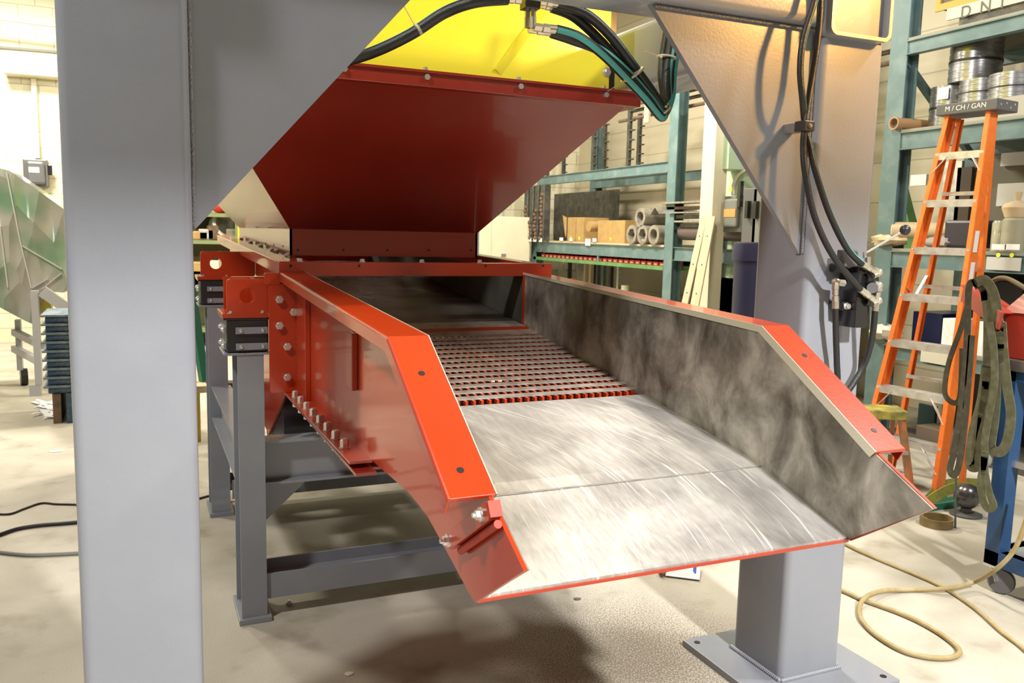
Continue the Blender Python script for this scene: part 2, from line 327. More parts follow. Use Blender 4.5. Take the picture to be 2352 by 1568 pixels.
    def ribbon(s, pts, wv, w, th=0.004, res=8):   # strap: width direction wv (Vector or list), width w
        P = spline(pts, res); k = len(P); vs = []; fs = []; prev = None
        for i, p in enumerate(P):
            t = (P[min(i+1, k-1)] - P[max(i-1, 0)]).normalized()
            wd_ = Vector(wv); wd_ = wd_ - t*wd_.dot(t)
            if prev is not None:
                if wd_.dot(prev) < 0: wd_ = -wd_
                wd_ = wd_*0.25 + prev*0.75; wd_ = wd_ - t*wd_.dot(t)
            wd_.normalize(); prev = wd_.copy(); nn = t.cross(wd_)
            for a, b in ((-1, -1), (1, -1), (1, 1), (-1, 1)):
                vs.append(p + wd_*(a*w/2) + nn*(b*th/2))
        for i in range(k-1):
            fs += [(i*4+j, i*4+(j+1) % 4, (i+1)*4+(j+1) % 4, (i+1)*4+j) for j in range(4)]
        fs += [(3, 2, 1, 0), tuple(range((k-1)*4, k*4))]
        return s.add(vs, fs)
    def bolt(s, p, nrm, r=0.012, h=0.009, washer=True):
        p = Vector(p); nrm = Vector(nrm).normalized()
        if washer: s.cyl(p, p+nrm*0.002, r*1.25, 14)
        s.cyl(p+nrm*0.0015, p+nrm*h, r, 6)
        s.cyl(p+nrm*h, p+nrm*(h*1.12), r*0.8, 10, r1=r*0.7)
        return s
    def build(s, name, mtl, parent=None, bev=0.0, smooth=False, seg=2):
        me = bpy.data.meshes.new(name)
        xs = [v.x for v in s.v]; ys = [v.y for v in s.v]; zs = [v.z for v in s.v]
        c = Vector(((min(xs)+max(xs))/2, (min(ys)+max(ys))/2, min(zs)))
        me.from_pydata([v-c for v in s.v], [], s.f); me.update()
        import bmesh
        bm = bmesh.new(); bm.from_mesh(me); bmesh.ops.recalc_face_normals(bm, faces=bm.faces); bm.to_mesh(me); bm.free()
        o = bpy.data.objects.new(name, me); col.objects.link(o); me.materials.append(mtl)
        if smooth:
            for p in me.polygons: p.use_smooth = True
            try: me.set_sharp_from_angle(angle=math.radians(38))
            except Exception: pass
        if bev:
            b = o.modifiers.new('bevel', 'BEVEL'); b.width = bev; b.segments = seg; b.limit_method = 'ANGLE'; b.angle_limit = math.radians(35)
        if parent is not None:
            w = wloc(parent); o.parent = parent; o.location = c - w
        else: o.location = c
        o['_w'] = list(c)
        return o
def wloc(o): return Vector(o['_w'])
def spline(pts, res):
    P = [Vector(p) for p in pts]
    if len(P) < 3: 
        return P
    out = []
    for i in range(len(P)-1):
        a = P[max(i-1, 0)]; b = P[i]; c = P[i+1]; d = P[min(i+2, len(P)-1)]
        for k in range(res):
            t = k/res
            out.append(0.5*((2*b) + (c-a)*t + (2*a-5*b+4*c-d)*t*t + (3*b-a-3*c+d)*t**3))
    out.append(P[-1]); return out
def rrect(x0, x1, z0, z1, r, n=5):
    out = []
    for cx, cz, a0 in ((x1-r, z1-r, 0), (x0+r, z1-r, 90), (x0+r, z0+r, 180), (x1-r, z0+r, 270)):
        for i in range(n+1):
            a = math.radians(a0 + 90*i/n); out.append((cx + r*math.cos(a), cz + r*math.sin(a)))
    return out
def tag(o, label=None, cat=None, group=None, kind=None):
    if label: o['label'] = label
    if cat: o['category'] = cat
    if group: o['group'] = group
    if kind: o['kind'] = kind
    return o
def thing(name, label, cat, loc, group=None):
    o = bpy.data.objects.new(name, None); col.objects.link(o); o.location = loc; o['_w'] = list(loc); o.empty_display_size = 0.1
    return tag(o, label, cat, group)
def copy_tree(o, parent=None):
    c = o.copy(); col.objects.link(c)
    if parent is not None: c.parent = parent
    for ch in list(o.children): copy_tree(ch, c)
    return c
def dup(o, delta, label=None, group=None):
    c = copy_tree(o); c.location = Vector(o.location) + Vector(delta); c['_w'] = list(Vector(o['_w']) + Vector(delta))
    if label: c['label'] = label
    if group: c['group'] = group
    return c
def ibeam_y(cx, y0, y1, z0, z1, wf, tf, tw):   # I section running along Y, flanges horizontal
    poly = [(cx-wf/2, z0), (cx+wf/2, z0), (cx+wf/2, z0+tf), (cx+tw/2, z0+tf), (cx+tw/2, z1-tf), (cx+wf/2, z1-tf), (cx+wf/2, z1), (cx-wf/2, z1), (cx-wf/2, z1-tf), (cx-tw/2, z1-tf), (cx-tw/2, z0+tf), (cx-wf/2, z0+tf)]
    return MB().prism(poly, 'y', y0, y1)
def ibeam_x(x0, x1, cy, z0, z1, wf, tf, tw):
    poly = [(cy-wf/2, z0), (cy+wf/2, z0), (cy+wf/2, z0+tf), (cy+tw/2, z0+tf), (cy+tw/2, z1-tf), (cy+wf/2, z1-tf), (cy+wf/2, z1), (cy-wf/2, z1), (cy-wf/2, z1-tf), (cy-tw/2, z1-tf), (cy-tw/2, z0+tf), (cy-wf/2, z0+tf)]
    return MB().prism(poly, 'x', x0, x1)

#@@STRUCTURE
# ------------------------------------------------------------------ room shell
XW, YW = 6.9, 13.0
tag(MB().box(-6, XW, -5, YW, -0.1, 0).build('floor', CONC), kind='structure')
tag(MB().box(-6, XW, YW, YW+0.2, 0, 5.3).build('wall_back', WALLB), kind='structure')
tag(MB().box(XW, XW+0.2, -5, YW+0.2, 0, 5.3).build('wall_right', WALLR), kind='structure')
tag(MB().box(-6.2, -6, -5, YW+0.2, 0, 5.3).build('wall_left', mat('grey_wall_paint', (0.3, 0.29, 0.26), 0.7)), kind='structure')
tag(MB().box(-6.2, XW+0.2, -5.2, -5, 0, 5.3).build('wall_front', bpy.data.materials['grey_wall_paint']), kind='structure')
rf = MB()
pl = []; n = 90
for i in range(n+1):
    x = -6.2 + (XW+6.6)*i/n; pl.append((x, 5.3 + (0.04 if i % 2 else 0)))
pl = pl + [(pl[-1][0], 5.4), (pl[0][0], 5.4)]
rf.prism(pl, 'y', -5.2, YW+0.2)
tag(rf.build('ceiling', mat('brown_roof_deck', (0.25, 0.2, 0.11), 0.6)), kind='structure')
tag(MB().box(-6, XW, YW-0.25, YW, 4.92, 5.16).build('trim_1', CREAMP), kind='structure')
#@@END
# invented overhead girder, added out of view to shade the posts and hopper
cgm = MB().prism([(-0.5, 3.33), (0.0, 3.33), (0.0, 3.35), (-0.1, 3.35), (-0.1, 4.1), (0.0, 4.1), (0.0, 4.12), (-0.5, 4.12), (-0.5, 4.1), (-0.4, 4.1), (-0.4, 3.35), (-0.5, 3.35)], 'x', -5.95, XW-0.05).build('shade_girder', GREYD)
tag(cgm, 'grey unseen girder added overhead to shade the gantry posts and hopper', 'light blocker')
# ------------------------------------------------------------------ grey gantry frame
PW0, PW1 = -0.160, 0.122          # left post x
QW0, QW1 = 2.066, 2.342           # right post x
PY0, PY1 = 2.225, 2.500
g = thing('gantry_frame', 'big grey painted square-tube gantry straddling the red feeder, two front posts with triangular gussets', 'gantry', (1.09, 2.36, 0))
def post(x0, x1, y0, y1):
    p = MB().prism(rrect(x0, x1, y0, y1, 0.026), 'z', 0.022, 2.262).build('post', GREY, g, smooth=True)
    bp = MB().prism([(x0-0.145, y0-0.15), (x1+0.145, y0-0.15), (x1+0.145, y1+0.12), (x0-0.145, y1+0.12)], 'z', 0.0, 0.026)
    b = bp.build('base_plate', GREY, p, bev=0.002)
    hl = MB()
    for hx in (x0-0.105, x1+0.105):
        for hy in (y0-0.11, y1+0.08): MB().cyl((hx, hy, 0.0262), (hx, hy, 0.0275), 0.012, 16).build('bolt_hole', BLACK, p)
    w = MB()
    k = 30
    for i in range(k):
        t = (i+0.5)/k
        w.sphere((x0 + (x1-x0)*t, y0-0.004, 0.03), 0.009, 8); w.sphere((x0-0.004, y0+(y1-y0)*t, 0.03), 0.009, 8)
    w.build('weld_bead', GREY, p, smooth=True)
    return p
post(PW0, PW1, PY0, PY1); post(QW0, QW1, PY0, PY1)
post(PW0, PW1, 5.95, 6.22); post(QW0, QW1, 5.95, 6.22)
# side beams: open square tubes running over the posts
for x0, x1 in ((PW0, PW1), (QW0-0.008, QW1-0.02)):
    ob = rrect(x0, x1, 2.262, 2.54, 0.03); ib = rrect(x0+0.013, x1-0.013, 2.275, 2.527, 0.018)
    sbm = MB().ring(ob, ib, 'y', 2.185, 6.35).build('side_beam', GREY, g, smooth=True)
    MB().prism(rrect(x0+0.0132, x1-0.0132, 2.2752, 2.5268, 0.018), 'y', 2.212, 2.222).build('end_cap', GREY, sbm)
    MB().ring(rrect(x0+0.001, x1-0.001, 2.263, 2.539, 0.029), ib, 'y', 2.1835, 2.185).build('cut_end', mat('sawn_tube_end', (0.5, 0.4, 0.28), 0.4, 0.4), sbm)
xb = MB().prism(rrect(2.215, 2.425, 2.296, 2.54, 0.026), 'x', PW1, QW0).build('cross_beam', GREY, g, smooth=True)
MB().prism(rrect(5.95, 6.22, 2.262, 2.54, 0.03), 'x', PW1, QW0).build('cross_beam', GREY, g, smooth=True)
gx = MB().prism([(PW1-0.002, 1.585), (PW1+0.645, 2.31), (PW1-0.002, 2.31)], 'y', 2.262, 2.284).build('gusset', GREY, g)
gx2 = MB().prism([(QW0+0.002, 1.555), (QW0+0.002, 2.31), (QW0-0.65, 2.31), (QW0-0.006, 1.555)], 'y', 2.262, 2.284).build('gusset', GREY, g)
def bead(p0, p1, r, n, parent):
    w = MB(); p0 = Vector(p0); p1 = Vector(p1)
    for i in range(n):
        q = p0.lerp(p1, (i+0.5)/n); w.sphere(q, r, 8, 1.5)
    return w.build('weld_bead', WELD, parent, smooth=True)
bead((PW1+0.004, 2.252, 1.60), (PW1+0.004, 2.252, 2.28), 0.005, 110, gx)
bead((QW0-0.004, 2.252, 1.56), (QW0-0.004, 2.252, 2.27), 0.005, 110, gx2)
bead((QW0-0.63, 2.254, 2.288), (QW0-0.01, 2.254, 2.288), 0.004, 110, gx2)

# ------------------------------------------------------------------ feeder
XL, XR = 0.592, 1.548
F = thing('vibrating_feeder', 'long red steel vibrating feeder trough with slotted grizzly deck and bare steel discharge lip', 'feeder', (1.07, 3.6, 0.85))
bodyp = [(3.41, 1.428), (1.822, 1.362), (1.412, 1.118), (1.245, 1.035), (1.468, 0.884), (1.50, 0.890), (1.632, 0.926), (1.77, 0.962), (1.916, 0.974), (2.25, 0.962), (3.41, 0.938)]
def side(xa, xb, name, mt): return MB().prism(bodyp, 'x', xa, xb)
LW = side(XL-0.012, XL-0.004, 'side_wall', RED).build('side_wall', RED, F)
RW = side(XR+0.004, XR+0.012, 'side_wall', RED).build('side_wall', RED, F)
linp = [(3.395, 1.424), (1.825, 1.360), (1.415, 1.116), (1.247, 1.034), (1.469, 0.888), (1.60, 0.920), (1.79, 0.968), (2.4, 1.055), (3.395, 1.195)]
MB().prism(linp, 'x', XL-0.004, XL).build('steel_liner', LINER, LW); MB().prism(linp, 'x', XR, XR+0.004).build('steel_liner', LINER, RW)
# rails with turned down lip, kinked towards the discharge
def rail(xi, sgn, parent):
    xo = xi + sgn*0.092
    T = [(3.41, 1.434), (1.822, 1.368), (1.405, 1.120)]
    t = 0.007; m_ = MB()
    prof = [(xi - sgn*0.004, 0), (xo - sgn*0.006, 0), (xo - sgn*0.002, -0.0025), (xo, -0.008), (xo, -0.038), (xo - sgn*t, -0.038), (xo - sgn*t, -0.010), (xi - sgn*0.004, -t)]
    # offsets measured square to each run; simple vertical offset on the level run, square offset on the steep one
    n = len(prof); vs = []; fs = []
    norms = []
    for i, (y, z) in enumerate(T):
        if i == 0: d = Vector((0, T[0][0]-T[1][0], T[0][1]-T[1][1])).normalized()
        elif i == 2: d = Vector((0, T[1][0]-T[2][0], T[1][1]-T[2][1])).normalized()
        else:
            a = Vector((0, T[0][0]-T[1][0], T[0][1]-T[1][1])).normalized(); b = Vector((0, T[1][0]-T[2][0], T[1][1]-T[2][1])).normalized(); d = (a+b).normalized()
        nn = Vector((0, -d.z, d.y))
        for px, h in prof: vs.append(Vector((px, y, z)) + nn*h*(1.0 if i != 1 else 1.03))
    for i in range(2):
        fs += [(i*n+j, i*n+(j+1) % n, (i+1)*n+(j+1) % n, (i+1)*n+j) for j in range(n)]
    fs += [tuple(range(n))[::-1], tuple(range(2*n, 3*n))]
    r = m_.add(vs, fs).build('top_rail', RED, parent, bev=0.0015)
    h = MB()
    dd = Vector((0, -0.417, -0.248)).normalized(); nn = Vector((0, -0.248, 0.417)).normalized()
    if nn.z < 0: nn = -nn
    for tt in (0.27, 0.86):
        p = Vector(((xi+xo)/2, 1.822, 1.368)).lerp(Vector(((xi+xo)/2, 1.405, 1.120)), tt)
        MB().cyl(p, p + nn*0.0012, 0.0075, 14).build('bolt_hole', BLACK, r)
    MB().add([(xi - sgn*0.0045, 3.40, 1.435), (xi - sgn*0.0045, 1.822, 1.3685), (xi - sgn*0.0045, 1.405, 1.1205), (xi - sgn*0.0045, 3.40, 1.424), (xi - sgn*0.0045, 1.834, 1.350), (xi - sgn*0.0045, 1.423, 1.104),
              (xi - sgn*0.0065, 3.40, 1.435), (xi - sgn*0.0065, 1.822, 1.3685), (xi - sgn*0.0065, 1.405, 1.1205), (xi - sgn*0.0065, 3.40, 1.424), (xi - sgn*0.0065, 1.834, 1.350), (xi - sgn*0.0065, 1.423, 1.104)],
             [(0, 1, 4, 3), (1, 2, 5, 4), (6, 9, 10, 7), (7, 10, 11, 8), (0, 6, 7, 1), (1, 7, 8, 2), (3, 4, 10, 9), (4, 5, 11, 10)]).build('polished_edge', EDGE, r)
    return r
rail(XL-0.002, -1, LW); rail(XR+0.002, 1, RW)
# discharge pan and lip
pan = MB().prism([(2.394, 1.074), (1.85, 0.996), (1.793, 0.984), (1.74, 0.968), (1.475, 0.893), (1.475, 0.887), (1.74, 0.96), (1.85, 0.986), (2.394, 1.062)], 'x', XL, XR).build('discharge_pan', PAN, F)
MB().box(XL+0.004, XR-0.004, 1.789, 1.796, 0.9842, 0.9855).build('bend_seam', BAR, pan)
MB().prism([(1.476, 0.8868), (1.79, 0.972), (2.394, 1.0605), (2.394, 1.050), (1.79, 0.960), (1.474, 0.879), (1.472, 0.8868)], 'x', XL-0.004, XR+0.004).build('red_underside', RED, pan)
# grizzly deck: cross bars with fingers
gz = tag(MB().box(XL, XR, 2.38, 3.33, 0.955, 0.965).build('grizzly_dark_sheet', BLACK, F))  # black sheet stands in for the shade below the open bars
NR = 14; pitch = (3.247-2.394)/NR
def dz(y): return 1.074 + (y-2.394)*0.128
for i in range(1, NR+1):
    y0 = 2.394 + i*pitch; b = MB()
    b.prism([(y0, dz(y0)), (y0+0.026, dz(y0+0.026)), (y0+0.026, dz(y0)-0.004), (y0, dz(y0)-0.004)], 'x', XL, XR)
    if i == NR:
        continue
    bar = b.build('grizzly_bar', BAR, F)
    ft = MB(); nf = 36; pt = (XR-XL)/nf
    for k in range(nf):
        cx = XL + pt*(k+0.5); ft.box(cx-0.0042, cx+0.0042, y0-0.019, y0+0.01, dz(y0)-0.0165, dz(y0)-0.0045)
    ft.build('finger_row', RED, bar)
ft = MB(); y0 = 3.247
for k in range(36):
    cx = XL + (XR-XL)/36*(k+0.5); ft.box(cx-0.0042, cx+0.0042, y0-0.019, y0+0.01, dz(y0)-0.0165, dz(y0)-0.0045)
fp = MB().prism([(3.247, dz(3.247)), (3.34, 1.190), (3.34, 1.180), (3.247, dz(3.247)-0.006)], 'x', XL, XR).build('transition_plate', BAR, F)
ft.build('finger_row', RED, fp)
MB().box(XL, XR, 3.335, 3.345, 1.165, 1.203).build('step_edge', RED, F)
MB().prism([(3.34, 1.202), (4.7, 1.335), (6.2, 1.385), (6.2, 1.375), (4.7, 1.325), (3.34, 1.192)], 'x', XL, XR).build('feed_deck', DECK, F)
MB().prism([(3.345, 1.204), (3.46, 1.215), (3.46, 1.213), (3.345, 1.202)], 'x', XL+0.01, XR-0.01).build('light_streak', BAR, F)  # light streak on the deck, put in as a paler strip
MB().prism([(3.46, 1.2155), (4.05, 1.2735), (4.05, 1.271), (3.46, 1.213)], 'x', XL+0.01, XR-0.01).build('highlight_plate', mat('deck_highlight_steel', (0.07, 0.068, 0.058), 0.36, 0.4, alt=(0.16, 0.16, 0.14), scale=5), F)  # deck highlights put into the colour of a paler plate
# vertical red seam strip on right liner and left
for x0, x1 in ((XL, XL+0.006), (XR-0.006, XR)):
    MB().box(x0, x1, 3.385, 3.397, 1.205, 1.425).build('seam_strip', RED, F)
# rear section: side plates, rolled rim, cross flange
rearp = [(3.425, 1.44), (6.25, 1.505), (6.25, 1.1), (5.3, 0.62), (4.4, 0.55), (3.75, 0.90), (3.425, 0.94)]
RLW = MB().prism(rearp, 'x', XL-0.012, XL-0.002).build('rear_side_plate', RED, F); RRW = MB().prism(rearp, 'x', XR+0.002, XR+0.012).build('rear_side_plate', RED, F)
rl = [(3.40, 1.436), (6.2, 1.5), (6.2, 1.2), (3.40, 1.2)]
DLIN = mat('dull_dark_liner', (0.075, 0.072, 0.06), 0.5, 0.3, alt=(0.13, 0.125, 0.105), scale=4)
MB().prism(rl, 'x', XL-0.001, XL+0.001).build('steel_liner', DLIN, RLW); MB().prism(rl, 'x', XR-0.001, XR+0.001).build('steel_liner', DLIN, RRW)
def rim(x0, x1):
    m_ = MB()
    z0, z1 = 1.474, 1.548
    m_.add([(x0, 3.41, z0), (x1, 3.41, z0), (x1, 6.25, z1), (x0, 6.25, z1), (x0, 3.41, z0-0.055), (x1, 3.41, z0-0.055), (x1, 6.25, z1-0.055), (x0, 6.25, z1-0.055)],
           [(0, 3, 2, 1), (4, 5, 6, 7), (0, 1, 5, 4), (2, 3, 7, 6), (0, 4, 7, 3), (1, 2, 6, 5)])
    return m_.build('rim_rail', RED, F, bev=0.004)
rmL = rim(0.497, 0.57); rmR = rim(1.57, 1.643)
# ledge inside the rim with bolts
lg = MB()
lg.add([(0.57, 3.41, 1.466), (0.64, 3.41, 1.466), (0.64, 6.25, 1.54), (0.57, 6.25, 1.54), (0.57, 3.41, 1.458), (0.64, 3.41, 1.458), (0.64, 6.25, 1.532), (0.57, 6.25, 1.532)],
       [(0, 3, 2, 1), (4, 5, 6, 7), (0, 1, 5, 4), (2, 3, 7, 6), (0, 4, 7, 3), (1, 2, 6, 5)])
lg = lg.build('rim_ledge', RED, rmL)
for y in (3.55, 3.85, 4.2, 4.32, 4.75, 5.2, 5.7):
    z = 1.466 + (y-3.41)*0.0261
    MB().bolt((0.60, y, z), (0, 0, 1), 0.011, 0.012).build('bolt', ZINC, lg)
cf = MB().prism(rrect(0.497, 1.685, 1.418, 1.473, 0.004, 2), 'y', 3.402, 3.414).build('cross_flange', RED, F)
MB().box(0.497, 1.685, 3.414, 3.47, 1.465, 1.473).build('cross_flange_top', RED, F)
bh = MB()
for px_ in (668, 825, 1115, 1247): 
    q = atY(px_, 610, 3.402); MB().cyl((q.x, 3.4015, q.z), (q.x, 3.400, q.z), 0.0055, 12).build('bolt_hole', BLACK, cf)
for px_ in (690, 833, 970, 1103):
    q = atY(px_, 603, 3.43); MB().bolt((q.x, 3.435, 1.473), (0, 0, 1), 0.010, 0.012).build('bolt', ZINC, cf)
MB().box(XL, XR, 6.2, 6.21, 1.38, 1.5).build('rear_wall', RED, F)
# bolted end plate between the two sections (left, and its twin on the right)
def endplate(x0, x1, sx):
    p = MB().prism(rrect(x0, x1, 0.953, 1.388, 0.012, 3), 'y', 3.398, 3.41).build('splice_plate', RED, F, bev=0.002)
    for px_, py_ in ((641, 687), (674, 716), (641, 747), (659, 795), (659, 865)):
        q = atY(px_, py_, 3.398)
        x = q.x if sx > 0 else 2.14 - q.x
        MB().bolt((x, 3.398, q.z), (0, -1, 0), 0.0165, 0.015, False).build('hex_bolt', ZINC, p)
endplate(0.456, XL-0.012, 1); endplate(XR+0.012, 1.684, -1)
# ledge with the row of bolts at the bottom of the side wall
def ledge(x0, x1, sx):
    m_ = MB(); m_.add([(x0, 3.40, 0.952), (x1, 3.40, 0.952), (x1, 2.27, 0.964), (x0, 2.27, 0.964), (x0, 3.40, 0.944), (x1, 3.40, 0.944), (x1, 2.27, 0.956), (x0, 2.27, 0.956)],
                      [(0, 3, 2, 1), (4, 5, 6, 7), (0, 1, 5, 4), (2, 3, 7, 6), (0, 4, 7, 3), (1, 2, 6, 5)])
    l = m_.build('bottom_flange', RED, F)
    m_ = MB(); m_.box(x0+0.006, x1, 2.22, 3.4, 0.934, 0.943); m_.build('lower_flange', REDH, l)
    for i in range(8):
        y = 3.29 - i*0.1225; x = (x0+x1)/2 if sx < 0 else x0 + 0.022
        z = 0.952 + (3.40-y)*0.0106
        b = MB().bolt((x, y, z), (0, 0, 1), 0.0135, 0.025).cyl((x, y, z-0.036), (x, y, z-0.012), 0.0125, 6)
        b.build('hex_bolt', ZINC, l)
ledge(0.516, XL-0.012, 1); ledge(XR+0.012, 1.61, -1)
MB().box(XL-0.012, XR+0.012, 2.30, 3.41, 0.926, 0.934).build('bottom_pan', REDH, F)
# welded stiffener on the left skin
st = MB().box(XL-0.03, XL-0.012, 2.44, 2.52, 1.13, 1.30).build('stiffener', RED, LW, bev=0.003)
MB().box(XL-0.032, XL-0.012, 3.20, 3.396, 0.955, 1.37).build('stiffener', RED, LW, bev=0.002)
# clip bracket with rod and bolts at the discharge end
u = Vector((0, 1.552-1.345, 0.975-1.105)).normalized(); v = Vector((0, -u.z, u.y))
ca = Vector((0.552, 1.455, 1.045))
def clip(xc, ca, sgn):
    c = MB().obox(Vector((xc, ca.y, ca.z)), Vector((1, 0, 0)), u, v, 0.012, 0.122, 0.017).build('clip_bracket', RED, F, bev=0.001)
    q = Vector((xc, ca.y, ca.z)) - u*0.128
    MB().obox(q, Vector((1, 0, 0)), u, v, 0.012, 0.004, 0.015).build('clip_tab', REDM, c)
    MB().cyl(Vector((xc+sgn*0.004, ca.y, ca.z)) - u*0.12 - v*0.026, Vector((xc+sgn*0.004, ca.y, ca.z)) + u*0.10 - v*0.026, 0.008, 12).build('rod', REDM, c, smooth=True)
    for a in (-0.095, 0.112):
        p = Vector((xc - sgn*0.012, ca.y, ca.z)) + u*a; n_ = Vector((-sgn, 0, 0))
        MB().cyl(p, p + n_*0.006, 0.0135, 16).cyl(p + n_*0.006, p + n_*0.014, 0.0095, 6).cyl(p + n_*0.014, p + n_*0.02, 0.005, 8).build('hex_bolt', ZINC, c)
clip(0.567, ca, 1)
# exciter (drive) drum under the rear section
ex = MB().cyl((XL+0.0, 4.28, 0.70), (XR-0.0, 4.28, 0.70), 0.33, 36).build('exciter_housing', mat('dark_plum_enamel', (0.02, 0.014, 0.022), 0.3), F, smooth=True)
# mounting brackets (red) on the rubber blocks; outriggers of the feeder
def bracket(dx, dy, dzz, mir=False, wide=0.0):
    X = (lambda x: (2.14 - x) if mir else x + dx)
    a, b = sorted((X(0.285), X(0.458 + wide)))
    bp = MB().box(a, b, 3.425+dy, 3.66+dy, 1.252+dzz, 1.270+dzz).build('bracket_foot', RED, F, bev=0.002)
    a, b = sorted((X(0.302), X(0.585)))
    # upright with lifting hole
    hx, hz, hr = X(0.380), 1.340+dzz, 0.030
    out = rrect(a, b, 1.270+dzz, 1.405+dzz, 0.016, 4); nO = len(out)
    vs = []; fs = []
    ang0 = [math.atan2(p[1]-hz, p[0]-hx) for p in out]
    inn = [(hx+hr*math.cos(t), hz+hr*math.sin(t)) for t in ang0]
    # refine: subdivide the outline so that the hole reads round
    O2 = []
    for i in range(nO):
        p = out[i]; q = out[(i+1) % nO]; k = max(1, int(math.hypot(q[0]-p[0], q[1]-p[1])/0.012))
        for j in range(k): O2.append((p[0]+(q[0]-p[0])*j/k, p[1]+(q[1]-p[1])*j/k))
    I2 = []
    for p in O2:
        t = math.atan2(p[1]-hz, p[0]-hx); I2.append((hx+hr*math.cos(t), hz+hr*math.sin(t)))
    up = MB().ring(O2, I2, 'y', 3.428+dy, 3.438+dy).build('bracket_plate', RED, F)
    if wide or dy < 1: MB().box(min(X(0.31), X(0.57)), max(X(0.31), X(0.57)), 3.652+dy, 3.658+dy, 1.27+dzz, 1.40+dzz).build('bracket_back', RED, up)
    MB().box(X(0.417)-0.004, X(0.417)+0.004, 3.438+dy, 3.65+dy, 1.270+dzz, 1.40+dzz).build('bracket_rib', RED, up)
    for bx in (0.315, 0.435):
        MB().bolt((X(bx), 3.44+dy-0.006+0.0, 1.270+dzz), (0, 0, 1), 0.009, 0.010).build('hex_bolt', ZINC, bp)
bracket(0, 0, 0); bracket(-0.006, 1.405, 0.068); bracket(0, 0, 0, True); bracket(0, 1.405, 0.068, True)
MB().prism(rrect(0.44, 0.50, 1.385, 1.43, 0.008, 3), 'y', 3.396, 3.404).build('corner_tab', RED, F)

# ------------------------------------------------------------------ rubber spring blocks
def spring(x0, x1, y0, z0, z1, label):
    t = thing('rubber_spring_mount', label, 'spring mount', ((x0+x1)/2, y0+0.1, z0), 'black rubber spring mounts under the feeder')
    MB().box(x0+0.012, x1, y0, y0+0.2, z0+0.012, z1-0.006).build('rubber_block', BLACK, t, bev=0.006)
    MB().box(x0, x1+0.004, y0-0.004, y0+0.21, z0, z0+0.010).build('bottom_plate', GREYD, t, bev=0.002)
    MB().box(x0, x1+0.004, y0-0.002, y0+0.21, z1-0.008, z1).build('top_plate', BLKP, t, bev=0.002)
    for zz in (z0+0.035, z0+0.098):
        s = MB().box(x0+0.045, x1-0.004, y0-0.010, y0, zz-0.013, zz+0.013).build('clamp_strip', GREYD, t, bev=0.001)
        for bx in (x0+0.065, x1-0.022):
            MB().cyl((bx, y0-0.010, zz), (bx, y0-0.0125, zz), 0.0075, 12).lathe([(0.0068, 0), (0.005, 0.004), (0.0001, 0.006)], (bx, y0-0.0125, zz), (0, -1, 0), 12).build('dome_bolt', ZINC, s, smooth=True)
        s = MB().box(x0+0.002, x0+0.012, y0+0.02, y0+0.18, zz-0.013, zz+0.013).build('clamp_strip', GREYD, t, bev=0.001)
        for by in (y0+0.04, y0+0.16):
            MB().lathe([(0.0085, 0), (0.006, 0.006), (0.0001, 0.01)], (x0+0.002, by, zz), (-1, 0, 0), 12).build('dome_bolt', ZINC, s, smooth=True)
    return t
sp1 = spring(0.288, 0.458, 3.43, 1.105, 1.252, 'black rubber spring block bolted on top of the nearest grey stand leg')
sp2 = spring(0.282, 0.452, 4.835, 1.173, 1.320, 'black rubber spring block on the farther grey stand leg, behind the nearest one')

# ------------------------------------------------------------------ grey support stand
S = thing('support_stand', 'grey steel I-beam stand on four legs carrying the red feeder', 'stand', (1.07, 4.2, 0))
def leg(cx, yf, top):
    poly = [(cx-0.05, yf), (cx+0.05, yf), (cx+0.05, yf+0.011), (cx+0.005, yf+0.011), (cx+0.005, yf+0.199), (cx+0.05, yf+0.199), (cx+0.05, yf+0.21), (cx-0.05, yf+0.21), (cx-0.05, yf+0.199), (cx-0.005, yf+0.199), (cx-0.005, yf+0.011), (cx-0.05, yf+0.011)]
    l = MB().prism(poly, 'z', 0.02, top).build('leg', GREYD, S)
    MB().box(cx-0.062, cx+0.066, yf-0.02, yf+0.25, 0, 0.022).build('foot_plate', GREYD, l, bev=0.002)
    # knee plate under the cross member
    sg = 1 if cx < 1 else -1
    MB().prism([(cx+sg*0.05, 0.555), (cx+sg*0.24, 0.555), (cx+sg*0.05, 0.38)], 'y', yf+0.10, yf+0.11).build('knee_plate', GREYD, l)
LX0, LX1 = 0.388, 1.752
for cx in (LX0, LX1):
    leg(cx, 3.43, 1.105); leg(cx-0.012 if cx < 1 else cx+0.012, 4.835, 1.173)
    ibeam_y(cx, 3.64, 4.835, 0.555, 0.74, 0.10, 0.011, 0.008).build('side_rail', GREYD, S)
for yc in (3.535, 4.94):
    ibeam_x(LX0+0.005, LX1-0.005, yc, 0.555, 0.74, 0.10, 0.011, 0.008).build('cross_member', GREYD, S)
    # lower member: channel laid with flanges upright
    y0, y1 = yc-0.09, yc+0.09; z0, z1 = 0.085, 0.19
    poly = [(y0, z0), (y0+0.01, z0), (y0+0.01, 0.132), (y1-0.01, 0.132), (y1-0.01, z0), (y1, z0), (y1, z1), (y1-0.01, z1), (y1-0.01, 0.142), (y0+0.01, 0.142), (y0+0.01, z1), (y0, z1)]
    MB().prism(poly, 'x', LX0+0.05, LX1-0.05).build('cross_channel', GREYD, S)

